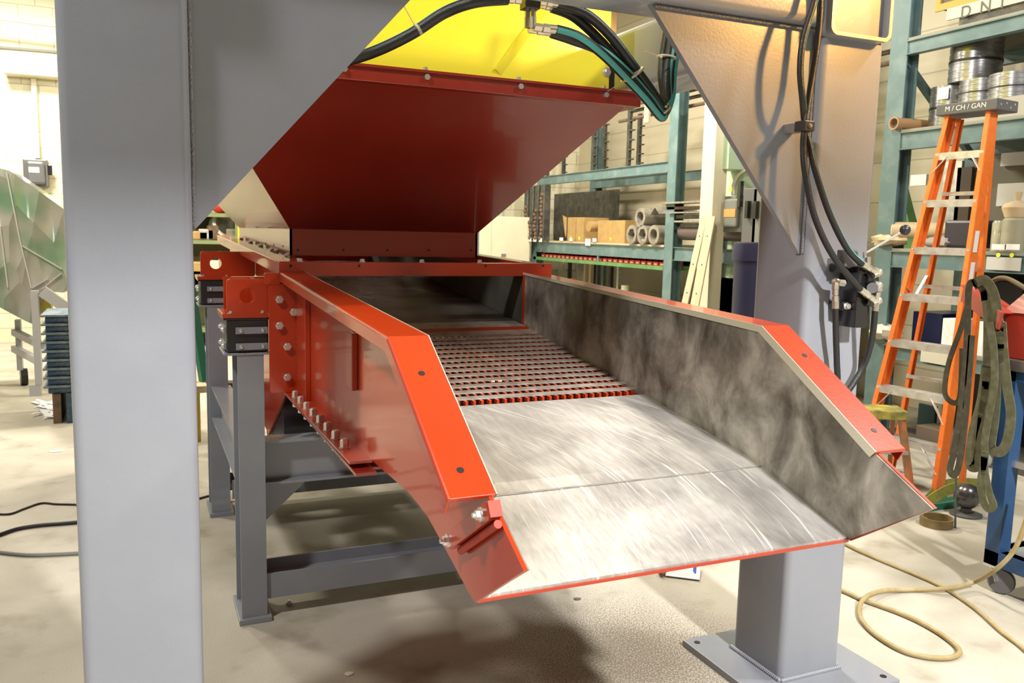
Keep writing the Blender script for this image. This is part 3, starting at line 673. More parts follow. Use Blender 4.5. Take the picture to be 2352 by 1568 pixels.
# ------------------------------------------------------------------ red hopper, yellow chute
H = thing('red_hopper', 'dark red tapered hopper hanging over the feeder under the yellow chute', 'hopper', (1.07, 4.9, 1.48))
bx = [(0.619, 3.90), (1.521, 3.90), (1.521, 6.0), (0.619, 6.0)]
tx = [(0.178, 3.275), (1.962, 3.275), (1.962, 6.62), (0.178, 6.62)]
t_ = 0.008; ZB, ZM, ZT = 1.483, 1.602, 2.165
def shell(q0, z0, q1, z1, i, th=0.01):
    a = Vector((*q0[i], z0)); b = Vector((*q0[(i+1) % 4], z0)); c = Vector((*q1[(i+1) % 4], z1)); d = Vector((*q1[i], z1))
    n_ = (b-a).cross(d-a).normalized()
    cc = Vector((1.07, 4.9, 0)); 
    if (Vector((a.x, a.y, 0)) + n_*0.1 - cc).length > (Vector((a.x, a.y, 0)) - cc).length: n_ = -n_
    o_ = [p + n_*th for p in (a, b, c, d)]
    return MB().add([a, b, c, d] + o_, [(0, 1, 2, 3), (4, 7, 6, 5), (0, 4, 5, 1), (1, 5, 6, 2), (2, 6, 7, 3), (3, 7, 4, 0)])
names = ['front_face', 'right_face', 'back_face', 'left_face']
for i in range(4):
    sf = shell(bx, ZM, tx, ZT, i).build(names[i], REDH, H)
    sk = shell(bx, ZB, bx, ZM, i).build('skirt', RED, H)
    if i == 0:
        h = MB()
        for px_ in (684, 789, 890, 985, 1081):
            q = atY(px_, 574, 3.9); MB().cyl((q.x, 3.9, q.z), (q.x, 3.8985, q.z), 0.0055, 12).build('bolt_hole', BLACK, sk)
        h = MB(); 
        for px_ in (665, 807, 940, 1070):
            q = atY(px_, 500, 3.86)
            MB().sphere((q.x, q.y, q.z), 0.007, 10).build('bolt', REDH, sf, smooth=True)
    if i == 3:
        h = MB()
        for yy in (4.1, 4.4, 4.7, 5.0, 5.3, 5.6): MB().cyl((0.619, yy, 1.52), (0.6175, yy, 1.52), 0.006, 12).build('bolt_hole', BLACK, sk)
fl = MB()
fl.box(0.13, 2.01, 3.235, 3.285, ZT-0.006, ZT+0.05)
flo = fl.build('flange', REDH, H, bev=0.003)
MB().box(0.13, 2.01, 3.225, 3.29, ZT+0.046, ZT+0.056).build('flange', REDH, H)
MB().box(1.96, 2.01, 3.285, 6.66, ZT-0.006, ZT+0.05).build('flange', REDH, H)
MB().box(0.13, 0.18, 3.285, 6.66, ZT-0.006, ZT+0.05).build('flange', REDH, H)
for px_, py_ in ((600, 130), (790, 138), (980, 155), (1195, 175), (1391, 196)):
    q = atY(px_, py_, 3.235)
    MB().cyl((q.x, 3.25, ZT+0.058), (q.x, 3.25, ZT+0.07), 0.011, 6).cyl((q.x, 3.234, ZT+0.03), (q.x, 3.222, ZT+0.03), 0.012, 6).build('hex_bolt', ZINC, flo)
Yc = thing('yellow_chute', 'bright yellow sheet steel chute bolted on top of the red hopper', 'chute', (1.0, 4.9, ZT+0.056))
yz = ZT+0.056
MB().box(0.2, 1.885, 3.30, 3.312, yz, 3.6).build('front_panel', YEL, Yc)
MB().box(1.873, 1.885, 3.312, 6.5, yz, 3.6).build('side_panel', YEL, Yc)
MB().box(0.2, 0.212, 3.312, 6.5, yz, 3.6).build('side_panel', YEL, Yc)
MB().box(0.2, 1.885, 6.5, 6.512, yz, 3.6).build('back_panel', YEL, Yc)
MB().box(0.2, 1.885, 3.30, 6.512, 3.6, 3.61).build('shade_lid', YEL, Yc)  # lid added out of view to keep light out of the hopper
# folded stiffening rib running diagonally and a raised left panel edge
a0 = atY(1138, 158, 3.29); a1 = atY(1275, -30, 3.29)
dr = (a1-a0).normalized(); sd = Vector((dr.z, 0, -dr.x))
MB().add([a0, a0+sd*0.045+Vector((0, 0.012, 0)), a1+sd*0.045+Vector((0, 0.012, 0)), a1, a0+Vector((0, 0.012, 0)), a1+Vector((0, 0.012, 0))],
         [(0, 1, 2, 3), (0, 3, 5, 4), (4, 5, 2, 1), (0, 4, 1), (3, 2, 5)]).build('folded_rib', YEL, Yc)
q = atY(1393, 166, 3.3)
MB().bolt((q.x, 3.30, q.z), (0, -1, 0), 0.016, 0.014).build('hex_bolt', ZINC, Yc)
MB().box(1.875, 1.93, 3.33, 3.40, yz+0.002, 3.0).build('corner_post', BLKP, Yc)

# ------------------------------------------------------------------ hydraulic hoses overhead + tee block
HY = 2.60
def P(px, py, y): return atY(px, py, y)
def hose(pts, r, label, stripe=None, ties=(), name='hydraulic_hose', grp=None):
    h = MB().tube(pts, r, 12, 10).build(name, HOSE, smooth=True)
    tag(h, label, 'hose', grp)
    if stripe is not None:
        off = Vector(stripe).normalized(); sp = spline(pts, 10)
        m_ = MB(); vs = []; fs = []; k = len(sp)
        for i, p in enumerate(sp):
            t = (sp[min(i+1, k-1)] - sp[max(i-1, 0)]).normalized(); o_ = (off - t*off.dot(t)).normalized(); sdn = t.cross(o_)
            for a in (-0.55, -0.18, 0.18, 0.55):
                vs.append(p + (o_*math.cos(a) + sdn*math.sin(a))*(r*1.035))
        for i in range(k-1):
            for j in range(3): fs.append((i*4+j, i*4+j+1, (i+1)*4+j+1, (i+1)*4+j))
        m_.add(vs, fs).build('print_stripe', TEALS, h, smooth=True)
    return h
hl = hose([P(700, 150, 2.95), P(790, 140, 2.9), P(862, 118, 2.8), P(945, 78, 2.72), P(1020, 30, 2.66), P(1090, 5, HY), P(1165, -2, HY)], 0.0185, 'black hydraulic hose with teal stripe curving across the yellow chute to the left', (0, -0.3, 1))
tq = P(960, 68, 2.70)
MB().lathe([(0.019, -0.004), (0.0202, -0.004), (0.0202, 0.004), (0.019, 0.004)], tq, (0.8, -0.1, 0.6), 16).add(*(lambda a, b: ([a+Vector((-.002, 0, 0)), a+Vector((.002, 0, 0)), b+Vector((.002, 0, 0)), b+Vector((-.002, 0, 0)), a+Vector((-.002, .002, 0)), a+Vector((.002, .002, 0)), b+Vector((.002, .002, 0)), b+Vector((-.002, .002, 0))], [(0, 1, 2, 3), (7, 6, 5, 4), (0, 4, 5, 1), (1, 5, 6, 2), (2, 6, 7, 3), (3, 7, 4, 0)]))(P(952, 57, 2.70), P(926, 10, 2.70))).build('cable_tie', TIE, hl)
B = thing('hydraulic_tee_block', 'black hydraulic tee block with plated fittings hanging above the yellow chute', 'valve block', tuple(P(1228, 20, HY)))
q = P(1222, 0, HY)
MB().box(q.x-0.03, q.x+0.022, HY-0.02, HY+0.03, q.z-0.03, q.z+0.10).build('block', BLKP, B, bev=0.002)
def fitting(a, b, parent, r=0.014, mt=FIT):
    a = Vector(a); b = Vector(b); d = (b-a); L_ = d.length; d.normalize(); k = parent
    m_ = MB()
    m_.cyl(a, a+d*L_*0.3, r*0.95, 6).cyl(a+d*L_*0.3, a+d*L_*0.36, r*0.7, 12).cyl(a+d*L_*0.36, a+d*L_*0.62, r*1.05, 6).cyl(a+d*L_*0.62, b, r*0.98, 14)
    return m_.build('fitting', mt, k)
fitting(P(1196, 2, HY), P(1152, -4, HY), B, 0.012); fitting(P(1240, 3, HY), P(1283, 9, HY), B, 0.014); fitting(P(1244, 12, HY+0.03), P(1270, 18, HY+0.03), B, 0.012)
for px_, dy_ in ((1212, 0.03), (1224, 0.0)):
    MB().cyl(P(px_, 22, HY+dy_), P(px_, 46, HY+dy_), 0.010, 6).cyl(P(px_, 40, HY+dy_), P(px_, 64, HY+dy_), 0.011, 12).build('elbow', FIT, B)
fitting(P(1226, 62, HY), P(1281, 68, HY), B, 0.0145); fitting(P(1214, 68, HY+0.03), P(1268, 76, HY+0.03), B, 0.012)
end = (1528, 262)
HS = [
 ([P(1281, 9, HY), P(1345, 32, HY), P(1400, 80, HY), P(1450, 145, HY), P(1490, 200, HY), P(1524, 248, HY), P(1533, 235, HY+0.02), P(1532, 170, HY+0.03), P(1548, 60, HY+0.05), P(1575, -60, HY+0.05)], 'black hydraulic hose leaving the tee block highest and looping down over the yellow chute', (0.4, -0.3, 1)),
 ([P(1268, 18, HY+0.03), P(1320, 40, HY+0.03), P(1380, 95, HY+0.03), P(1440, 165, HY+0.02), P(1485, 215, HY+0.02), P(1520, 252, HY+0.02), P(1527, 225, HY+0.04), P(1521, 160, HY+0.05), P(1535, 60, HY+0.08), P(1560, -60, HY+0.08)], 'black hydraulic hose running second from the top of the bundle, below the highest hose', None),
 ([P(1278, 68, HY), P(1330, 85, HY-0.01), P(1385, 125, HY-0.02), P(1440, 180, HY-0.02), P(1485, 228, HY-0.02), P(1518, 268, HY-0.01), P(1526, 258, HY)], 'black hydraulic hose with broad teal printed band, lowest of the bundle', (-0.6, -1, -0.25)),
 ([P(1266, 76, HY+0.03), P(1320, 94, HY+0.02), P(1380, 118, HY+0.01), P(1440, 168, HY-0.01), P(1490, 225, HY-0.01), P(1521, 262, HY), P(1540, 225, HY+0.05), P(1545, 160, HY+0.06), P(1562, 60, HY+0.08), P(1590, -60, HY+0.08)], 'black hydraulic hose with thin teal line, third from the top of the bundle', (0.5, -1, 0.6)),
]
hh = []
for pts, lab, st_ in HS: hh.append(hose(pts, 0.0165, lab, st_))
# nylon ties
def tiering(c, ax, r, tail, parent):
    m_ = MB().lathe([(r, -0.003), (r+0.0018, -0.003), (r+0.0018, 0.003), (r, 0.003)], c, ax, 24)
    m_.bar(tail[0], tail[1], 0.0045, 0.0015)
    m_.cyl(Vector(tail[0]) - (Vector(tail[1])-Vector(tail[0])).normalized()*0.006, tail[0], 0.005, 6)
    return m_.build('cable_tie', TIE, parent)
tiering(P(1452, 172, HY), (0.62, 0, -0.78), 0.044, (P(1434, 186, HY-0.06), P(1396, 209, HY-0.06)), hh[2])
tiering(P(1530, 132, HY+0.05), (0.1, 0, 1), 0.034, (P(1517, 131, HY+0.0), P(1483, 117, HY+0.0)), hh[1])
tiering(P(1524, 255, HY), (0.5, 0, -0.6), 0.028, (P(1531, 243, HY-0.04), P(1535, 238, HY-0.04)), hh[0])

# ------------------------------------------------------------------ control valve on right post
VY = PY0 - 0.055
V = thing('control_valve', 'black hydraulic control valve with lever bolted on the front of the right grey post', 'valve', tuple(atY(1965, 745, PY0)))
def V2(px, py, y=VY): return atY(px, py, y)
a = V2(1938, 745); b = V2(1985, 610)
MB().box(V2(1948, 700).x, V2(1980, 700).x, VY-0.035, PY0-0.012, V2(1960, 750).z, V2(1960, 610).z).build('valve_body', BLKP, V, bev=0.003)
MB().box(V2(1930, 640).x, V2(1982, 640).x, VY-0.01, PY0, V2(1960, 618).z-0.012, V2(1960, 606).z).build('mounting_lug', BLKP, V, bev=0.004)
MB().box(V2(1930, 700).x, V2(1982, 700).x, VY-0.01, PY0, V2(1960, 712).z, V2(1960, 692).z).build('mounting_lug', BLKP, V, bev=0.004)
for py_ in (640, 662, 690):
    MB().cyl(V2(1984, py_, VY-0.03), V2(2008, py_+3, VY-0.03), 0.02, 16).build('port_boss', BLKP, V, smooth=True)
for px_, py_ in ((1950, 607), (1944, 703)):
    p = V2(px_, py_, VY-0.01); MB().bolt(p, (0, -1, 0), 0.010, 0.012).build('hex_bolt', ZINC, V)
MB().cyl(V2(2004, 661, VY-0.05), V2(2004, 661, VY-0.065), 0.018, 16).build('end_plug', DKG, V, smooth=True)
MB().box(V2(1968, 0).x, V2(1998, 0).x, VY-0.03, VY+0.01, V2(1980, 612).z, V2(1980, 574).z).build('lever_yoke', DKG, V, bev=0.004)
MB().cyl(V2(1970, 577, VY-0.03), V2(1970, 590, VY-0.03), 0.006, 10).cyl(V2(1986, 578, VY-0.03), V2(1986, 592, VY-0.03), 0.006, 10).build('lever_pin', ZINC, V)
MB().cyl(V2(1994, 606, VY-0.04), V2(1994, 590, VY-0.04), 0.010, 6).build('fitting', FIT, V)
lv = MB().cyl(V2(1990, 580, VY-0.02), V2(2070, 533, VY-0.10), 0.004, 10).build('lever', ZINC, V, smooth=True)
MB().sphere(V2(2079, 528, VY-0.11), 0.0175, 20).build('lever_knob', mat('black_ball_knob', (0.03, 0.03, 0.032), 0.3), lv, smooth=True)
MB().sphere(V2(2014, 622, VY-0.06), 0.0001, 4)
def elbow(p1, p2, p3, r=0.0125):
    e = MB().cyl(p1, p2, r, 6).cyl(p2, p3, r, 6).sphere(p2, r*1.15, 10)
    return e.build('elbow_fitting', FIT, V)
# upper two hoses come from above through the clamp
elbow(V2(2004, 632, VY-0.05), V2(2018, 626, VY-0.05), V2(2006, 620, VY-0.05)); fitting(V2(2008, 622, VY-0.055), V2(1980, 606, VY-0.06), V, 0.0115)
elbow(V2(2002, 697, VY-0.05), V2(2017, 691, VY-0.05), V2(2006, 686, VY-0.05)); fitting(V2(2006, 688, VY-0.055), V2(1976, 664, VY-0.06), V, 0.0115)
elbow(V2(2006, 652, VY-0.05), V2(2018, 656, VY-0.05), V2(2018, 668, VY-0.05)); fitting(V2(2016, 668, VY-0.045), V2(2010, 714, VY-0.045), V, 0.0115)
elbow(V2(1938, 650, VY-0.01), V2(1920, 648, VY-0.01), V2(1919, 664, VY-0.01)); fitting(V2(1919, 664, VY-0.01), V2(1919, 708, VY-0.01), V, 0.0115)
h1 = hose([V2(1882, -40, VY), V2(1866, 20, VY), V2(1845, 90, VY), V2(1838, 160, VY), V2(1843, 225, VY), V2(1849, 290, VY+.02), V2(1858, 330, VY+.01), V2(1875, 400, VY-.01), V2(1905, 490, VY-.03), V2(1945, 570, VY-0.05), V2(1980, 606, VY-0.06)], 0.0105, 'black hose with teal line from the clamp to the topmost fitting of the control valve', (1, -0.6, 0.2))
h2 = hose([V2(1882, -40, VY+.02), V2(1884, 20, VY+.02), V2(1876, 110, VY+.02), V2(1862, 200, VY+.02), V2(1849, 290, VY), V2(1845, 340, VY), V2(1850, 400, VY-.01), V2(1872, 500, VY-.03), V2(1915, 590, VY-.05), V2(1976, 664, VY-0.06)], 0.0105, 'black hose bowing left below the clamp to the second fitting of the valve')
hose([V2(1919, 706, VY-0.01), V2(1920, 770, VY), V2(1922, 830, VY+0.01), V2(1922, 890, VY+0.015), V2(1900, 960, VY+0.015), V2(1870, 1010, VY+.015), V2(1850, 1060, VY+.02)], 0.0105, 'black hose hanging straight down from the left fitting of the control valve')
hose([V2(2010, 712, VY-0.045), V2(2004, 770, VY-0.03), V2(1988, 830, VY), V2(1960, 880, VY+0.01), V2(1925, 930, VY+0.015), V2(1890, 980, VY+.015), V2(1865, 1040, VY+.02)], 0.0105, 'black hose curving down and left from the right side of the control valve')
ck = thing('hose_clamp', 'dark hose clamp holding two hoses against the right gusset', 'clamp', tuple(V2(1849, 290, PY0)))
q = V2(1851, 290)
MB().box(q.x-0.022, q.x+0.022, VY-0.018, VY+0.03, q.z-0.017, q.z+0.017).build('clamp_body', mat('brown_black_plastic', (0.035, 0.028, 0.026), 0.35), ck, bev=0.004)
MB().box(q.x-0.01, q.x+0.028, VY+0.03, 2.262, q.z-0.014, q.z+0.014).bolt((q.x+0.0, VY-0.018, q.z), (0, -1, 0), 0.006, 0.006).build('clamp_foot', mat('clamp_steel', (0.3, 0.28, 0.27), 0.4, 0.6), ck)
#@@PART2
# ------------------------------------------------------------------ right hand side: racks along the wall
XR_ = 5.60                                  # front plane of the racks
def RX(px, py, dx=0.0): return atX(px, py, XR_+dx)
def upright(y, z1, parent, x=XR_, name='upright'):
    poly = [(x, y-0.085), (x+0.012, y-0.085), (x+0.012, y-0.006), (x+0.12, y-0.006), (x+0.12, y-0.085), (x+0.132, y-0.085), (x+0.132, y+0.085), (x+0.12, y+0.085), (x+0.12, y+0.006), (x+0.012, y+0.006), (x+0.012, y+0.085), (x, y+0.085)]
    return MB().prism(poly, 'z', 0, z1).build(name, TEAL, parent)
def beam(y0, y1, z0, z1, parent, x=XR_, name='beam', m_=None):
    poly = [(x-0.01, z0), (x+0.06, z0), (x+0.06, z0+0.012), (x+0.02, z0+0.012), (x+0.02, z1-0.012), (x+0.06, z1-0.012), (x+0.06, z1), (x-0.01, z1), (x-0.01, z1-0.008), (x+0.01, z1-0.008), (x+0.01, z0+0.008), (x-0.01, z0+0.008)]
    return MB().prism(poly, 'y', y0, y1).build(name, m_ or TEAL, parent)
yA = RX(1538, 500).y; yB = RX(1226, 560).y      # near and far upright of the left rack
zt = RX(1520, 372).z; zt0 = RX(1520, 397).z; zm = RX(1515, 566).z; zm0 = RX(1515, 596).z; zb = RX(1515, 611).z; zb0 = RX(1515, 620).z
RA = thing('storage_rack', 'tall teal steel rack by the far right wall with red parts bins and cast rings', 'rack', (XR_+0.5, (yA+yB)/2, 0))
upright(yA, 3.35, RA); upright(yB, zm, RA)
upright(yA, 3.35, RA, XR_+1.0); upright(yB, 3.3, RA, XR_+1.0)
beam(yA+0.08, yB-0.05, zt0, zt, RA); beam(yA+0.08, yB-0.05, zm0, zm, RA); beam(yA, yB, zt0, zt, RA, XR_+1.0); beam(yA, yB, zm0, zm, RA, XR_+1.0)
beam(5.6, yA-0.08, zm0, zm, RA, XR_+0.02)
MB().box(XR_+0.0, XR_+1.0, yA+0.08, yB, zm, zm+0.02).build('shelf_board', WOOD, RA)
MB().box(XR_+0.0, XR_+0.55, yA+0.08, yB, zb0, zb).build('bin_shelf', GREENL, RA)
MB().box(XR_+0.5, XR_+0.52, yA+0.08, yB-0.1, zb, zm0).build('bin_backboard', DARKST, RA)
MB().box(XR_-0.004, XR_+0.01, yA+1.62, yA+1.66, zb, zm0).build('divider', TEAL, RA)
def shelf_label(px, py, w, h, m_=WHITE):
    q = RX(px, py, -0.014); MB().box(XR_-0.014, XR_-0.0105, q.y-w/2, q.y+w/2, q.z-h/2, q.z+h/2).build('label', m_, RA)
for px_, py_, w, h in ((1289, 549, .11, .045), (1311, 550, .09, .04), (1350, 556, .14, .09), (1365, 551, .1, .045), (1478, 555, .1, .05)): shelf_label(px_, py_, w, h)
# parts bins: two stacked rows
def bin_(loc, label, group):
    t = thing('parts_bin', label, 'parts bin', loc, group); x, y, z = loc; w, d, h = 0.118, 0.26, 0.1
    pr = [(x, z), (x+d, z), (x+d, z+h), (x+0.09, z+h), (x+0.03, z+h*0.45), (x, z+h*0.45)]
    m_ = MB()
    for yy in (y-w/2, y+w/2-0.006):
        m_.add([(p[0], yy, p[1]) for p in pr] + [(p[0], yy+0.006, p[1]) for p in pr], [tuple(range(6)), tuple(range(11, 5, -1))] + [(i, (i+1) % 6, 6+(i+1) % 6, 6+i) for i in range(6)])
    m_.box(x, x+d, y-w/2, y+w/2, z, z+0.006); m_.box(x, x+0.006, y-w/2, y+w/2, z, z+h*0.45); m_.box(x+d-0.006, x+d, y-w/2, y+w/2, z, z+h)
    m_.build('bin_shell', REDB, t)
    MB().box(x-0.003, x-0.0005, y-w*0.25, y+w*0.25, z+0.01, z+h*0.28).build('bin_label', mat('bin_card', (0.6, 0.42, 0.34), 0.6) if 'bin_card' not in bpy.data.materials else bpy.data.materials['bin_card'], t)
    return t
ORD = 'first second third fourth fifth sixth seventh eighth ninth tenth eleventh twelfth thirteenth fourteenth fifteenth sixteenth seventeenth eighteenth nineteenth twentieth twenty-first twenty-second twenty-third twenty-fourth twenty-fifth'.split()
nb = 25; y0_ = yA+0.16; dy_ = (yB-0.15-y0_)/nb
b0 = bin_((XR_+0.03, y0_, zb), 'red plastic parts bin in the lower row on the green shelf, first from the right', 'lower row of red parts bins')
b1 = bin_((XR_+0.06, y0_, zb+0.102), 'red plastic parts bin in the upper row under the teal beam, first from the right', 'upper row of red parts bins')
for i in range(1, nb):
    dup(b0, (0, dy_*i, 0), 'red plastic parts bin in the lower row on the green shelf, %s from the right' % ORD[i])
    if i not in (15, 18, 19): dup(b1, (0, dy_*i, 0), 'red plastic parts bin in the upper row under the teal beam, %s from the right' % ORD[i - (i > 15) - 2*(i > 19)])
# cast rings (hexagonal/round sleeves) on the shelf
def ring_(px, py, r, label, hexa=0, ln=0.34, dx=-0.04):
    q = RX(px, py, dx); t = thing('cast_sleeve', label, 'sleeve', (q.x+ln/2, q.y, q.z-r), 'heavy cast sleeves on the rack shelf')
    n = 28
    m_ = MB(); vs = []; fs = []
    for xx in (0, ln):
        for k in range(n):
            a = 2*math.pi*k/n; vs.append(q + Vector((xx, math.cos(a)*r, math.sin(a)*r)))
        for k in range(n):
            a = 2*math.pi*k/n + 0.3; rr = r*0.62*(1.0 + (0.08*math.cos(6*a) if hexa else 0.05*math.sin(3*a+px)))
            vs.append(q + Vector((xx, math.cos(a)*rr, math.sin(a)*rr)))
    for i in range(n):
        j = (i+1) % n
        fs += [(i, j, n+j, n+i), (2*n+i, 3*n+i, 3*n+j, 2*n+j), (i, 2*n+i, 2*n+j, j), (n+i, n+j, 3*n+j, 3*n+i)]
    m_.add(vs, fs).build('ring_body', RINGM, t, smooth=True)
    MB().cyl(q+Vector((ln*0.8, 0, 0)), q+Vector((ln*0.82, 0, 0)), r*0.6, 20).build('bore_plug', BLACK, t)
    return t
rr_ = (RX(1500, 500).z - RX(1500, 540).z)/2*1.12
zs = zm+0.02+rr_
def py_at(px, z):      # pixel row at which height z on the rack plane is seen
    lo, hi = 100, 900
    for _ in range(40):
        mdl = (lo+hi)/2
        if RX(px, mdl, -0.04).z > z: lo = mdl
        else: hi = mdl
    return (lo+hi)/2
ring_(1450, py_at(1450, zs), rr_, 'cast grey sleeve on the rack shelf, left of the bottom three', 1)
ring_(1475, py_at(1475, zs), rr_, 'cast grey sleeve on the rack shelf, middle of the bottom three', 1)
ring_(1501, py_at(1501, zs), rr_, 'cast grey sleeve on the rack shelf, right of the bottom three beside the upright')
ring_(1470, py_at(1470, zs+rr_*1.75)-1, rr_, 'cast grey sleeve lying on top of the other three sleeves', 0, 0.55)
q = RX(1501, 482); MB().prism([(q.y-0.09, q.z-0.08), (q.y, q.z), (q.y+0.09, q.z-0.08), (q.y+0.09, q.z-0.07), (q.y, q.z+0.012), (q.y-0.09, q.z-0.07)], 'x', XR_-0.03, XR_+0.5)
ang = MB().prism([(q.y-0.10, q.z-0.055), (q.y, q.z+0.03), (q.y+0.10, q.z-0.055), (q.y+0.10, q.z-0.045), (q.y, q.z+0.042), (q.y-0.10, q.z-0.045)], 'x', XR_+0.02, XR_+0.6).build('steel_angle', RINGM)
tag(ang, 'steel angle lying like a roof next to the topmost cast sleeve', 'steel angle')
# cardboard boxes on the shelf
def carton(px0, px1, pyt, label, flap=False, mtl=CARD, d=0.4, pyb=None):
    a = RX(px0, pyt, 0.05); b = RX(px1, pyt, 0.05); z0 = zm+0.02
    y0, y1 = sorted((a.y, b.y)); z1 = (a.z+b.z)/2
    t = thing('cardboard_carton', label, 'box', (XR_+0.05+d/2, (y0+y1)/2, z0), 'cartons on the rack shelf')
    MB().box(XR_+0.05, XR_+0.05+d, y0, y1, z0, z1).build('carton_body', mtl, t, bev=0.003)
    if flap: MB().prism([(y1, z1), (y1+0.12, z1+0.03), (y1+0.03, z0+0.09), (y1-0.0, z0+0.06)], 'x', XR_+0.03, XR_+0.036).build('carton_flap', mtl, t)
    MB().box(XR_+0.046, XR_+0.049, (y0+y1)/2-0.02, (y0+y1)/2+0.02, z0+0.03, z0+0.07).build('dot_label', YTAG, t)
    return t
carton(1304, 1322, 499, 'small brown carton on the rack shelf with an open flap, left of two', True)
carton(1324, 1341, 499, 'small brown carton on the rack shelf with a yellow dot, right of two')
carton(1374, 1436, 506, 'wide brown carton on the rack shelf left of the cast sleeves')
MB_ = MB().lathe([(0.30, 0), (0.34, 0.02), (0.36, 0.06), (0.33, 0.13), (0.22, 0.16), (0.001, 0.165)], (XR_+0.62, RX(1390, 500, .5).y, zm+0.14), (0, 0, 1), 28)
tag(MB_.build('plastic_lid', mat('pale_cream_plastic', (0.6, 0.58, 0.42), 0.5), smooth=True), 'pale round plastic cover behind the cartons on the rack shelf', 'cover')
tag(MB().cyl(RX(1352, 520), RX(1352, 520)+Vector((0.5, 0, 0)), 0.07, 20).build('rolled_tube', CARD, smooth=True), 'brown cardboard roll between the cartons on the rack shelf', 'tube')
dk = MB().box(XR_+0.85, XR_+0.87, RX(1422, 450, .86).y, RX(1262, 450, .86).y, zm+0.03, zt0-0.06).build('backing_plate', DARKST)
tag(dk, 'large dark steel sheet leaning at the back of the rack above the cartons', 'steel sheet')
# small-part drawer column at the far end: dark racks of chain links
def column_bin(px, k):
    q = RX(px, 500, 0.0); t = thing('bar_rack_tube', 'dark parts tube at the far end of the left rack, %s of four' % ('leftmost', 'second from left', 'third from left', 'rightmost')[k], 'tube magazine', (q.x-0.05, q.y, zm+0.02))
    MB().box(q.x-0.12, q.x-0.0, q.y-0.06, q.y+0.06, zm+0.02, zt0-0.01).build('magazine_body', DARKST, t, bev=0.012)
    w = MB(); h0 = zm+0.06
    m_ = MB()
    for i in range((9, 5, 8, 12)[k]):
        m_.sphere((q.x-0.125, q.y+random.uniform(-.03, .03), h0+i*0.058), 0.032, 8)
    m_.build('chain_links', RUST, t, smooth=True)
    MB().box(q.x-0.128, q.x-0.121, q.y-0.045, q.y+0.045, zm+0.0, zm+0.055).build('label', WHITE, t)
for k, px_ in enumerate((1222.5, 1235, 1247, 1260)): column_bin(px_, k)
# stored lengths standing under the bins
for k, (px_, w, m_, nm) in enumerate(((1286, .16, CREAMP, 'pale wide board'), (1325, .07, ALU, 'light grey flat bar'), (1342, .06, WOOD, 'cream timber strip'), (1354, .07, WOOD, 'timber strip'), (1370, .05, DKG, 'dark steel bar'), (1305, .05, DARKST, 'black steel bar'), (1383, .05, TEAL, 'teal steel bar'), (1400, .06, DARKST, 'dull steel bar'), (1418, .05, ALU, 'thin grey bar'))):
    q = RX(px_, 640, 0.7); o = MB().box(q.x, q.x+0.05, q.y-w/2, q.y+w/2, 0, zb0-0.03).build('stock_bar', m_)
    tag(o, nm + ' standing upright under the red bins, ' + ('first', 'third', 'fourth', 'fifth', 'sixth', 'second', 'seventh', 'eighth', 'ninth')[k] + ' from the left', 'bar', 'bars standing under the parts bins')
tag(MB().box(XR_+0.2, XR_+0.85, yA+0.85, yB-1.2, 0, 0.75).build('dark_crate', DARKST), 'dark steel crate on the floor under the parts bins', 'crate')
o = thing('machine_fitting', 'small pale flanged fitting on the dark crate under the parts bins', 'fitting', tuple(RX(1435, 665, .25)))
q = RX(1435, 672, 0.25)
MB().cyl(q+Vector((0, 0.18, -0.02)), q+Vector((0, 0, 0)), 0.03, 12).build('spout', RINGM, o); MB().cyl(q+Vector((0, -0.02, -0.09)), q+Vector((0, -0.02, 0.1)), 0.06, 16).build('flange_body', CREAMP, o)
tag(MB().lathe([(0.12, 0), (0.13, 0.18), (0.125, 0.2), (0.001, 0.2)], tuple(Vector((XR_+0.15, RX(1505, 690, .15).y, 0.62))), (0, 0, 1), 20).build('tub', CREAMP, smooth=True), 'cream plastic tub just left of the teal rack upright', 'tub')
MB_ = MB().box(XR_+0.0, XR_+0.3, RX(1505, 690, .15).y-0.2, RX(1505, 690, .15).y+0.2, 0.0, 0.62).build('low_pedestal', DARKST); tag(MB_, 'dark low box under the cream tub', 'box')
# upper storage: notched bar racks above
def notched(px, py0, py1, dx):
    a = RX(px, py1, dx); b = RX(px, py0, dx)
    m_ = MB().box(a.x, a.x+0.04, a.y-0.03, a.y+0.03, zt, b.z)
    k = int((b.z-zt)/0.12)
    return m_, a, b, k
nr = thing('bar_stock_rack', 'dark notched bar rack standing on top of the left teal rack', 'bar rack', tuple(RX(1460, 380, .3)))
for j, (px_, py0, dx) in enumerate(((1440, 245, .15), (1463, 262, .55), (1360, 280, .15), (1384, 285, .55), (1292, 345, .55), (1255, 368, .15))):
    m_, a, b, k = notched(px_, py0, 380, dx)
    for i in range(k): m_.box(a.x-0.01, a.x+0.03, a.y-0.12, a.y-0.03, zt+0.1+i*0.12, zt+0.115+i*0.12)
    m_.build('notched_post', DARKST, nr)
for i, (z, dx, m_) in enumerate(((0.62, .2, RUST), (0.74, .3, DARKST), (0.80, .22, RUST), (0.88, .4, DARKST), (0.95, .26, RUST), (1.02, .35, RINGM))):
    o = MB().cyl((XR_+dx, 5.2+0.2*i, zt+z), (XR_+dx, RX(1440, 300, .2).y+0.2-0.1*i, zt+z), 0.022, 8).build('steel_bar', m_, smooth=True)
    tag(o, 'long round steel bar stored on the notched rack, ' + ('lowest', 'second from bottom', 'third from bottom', 'fourth from bottom', 'second from top', 'topmost')[i], 'bar', 'steel bars on the notched rack')
tag(MB().box(XR_+0.1, XR_+0.13, RX(1485, 250, .1).y-0.05, RX(1485, 250, .1).y+0.05, RX(1485, 281, .1).z, RX(1485, 230, .1).z).build('timber_offcut', WOOD), 'short pale timber strip hanging among the bars above the rack', 'timber strip')
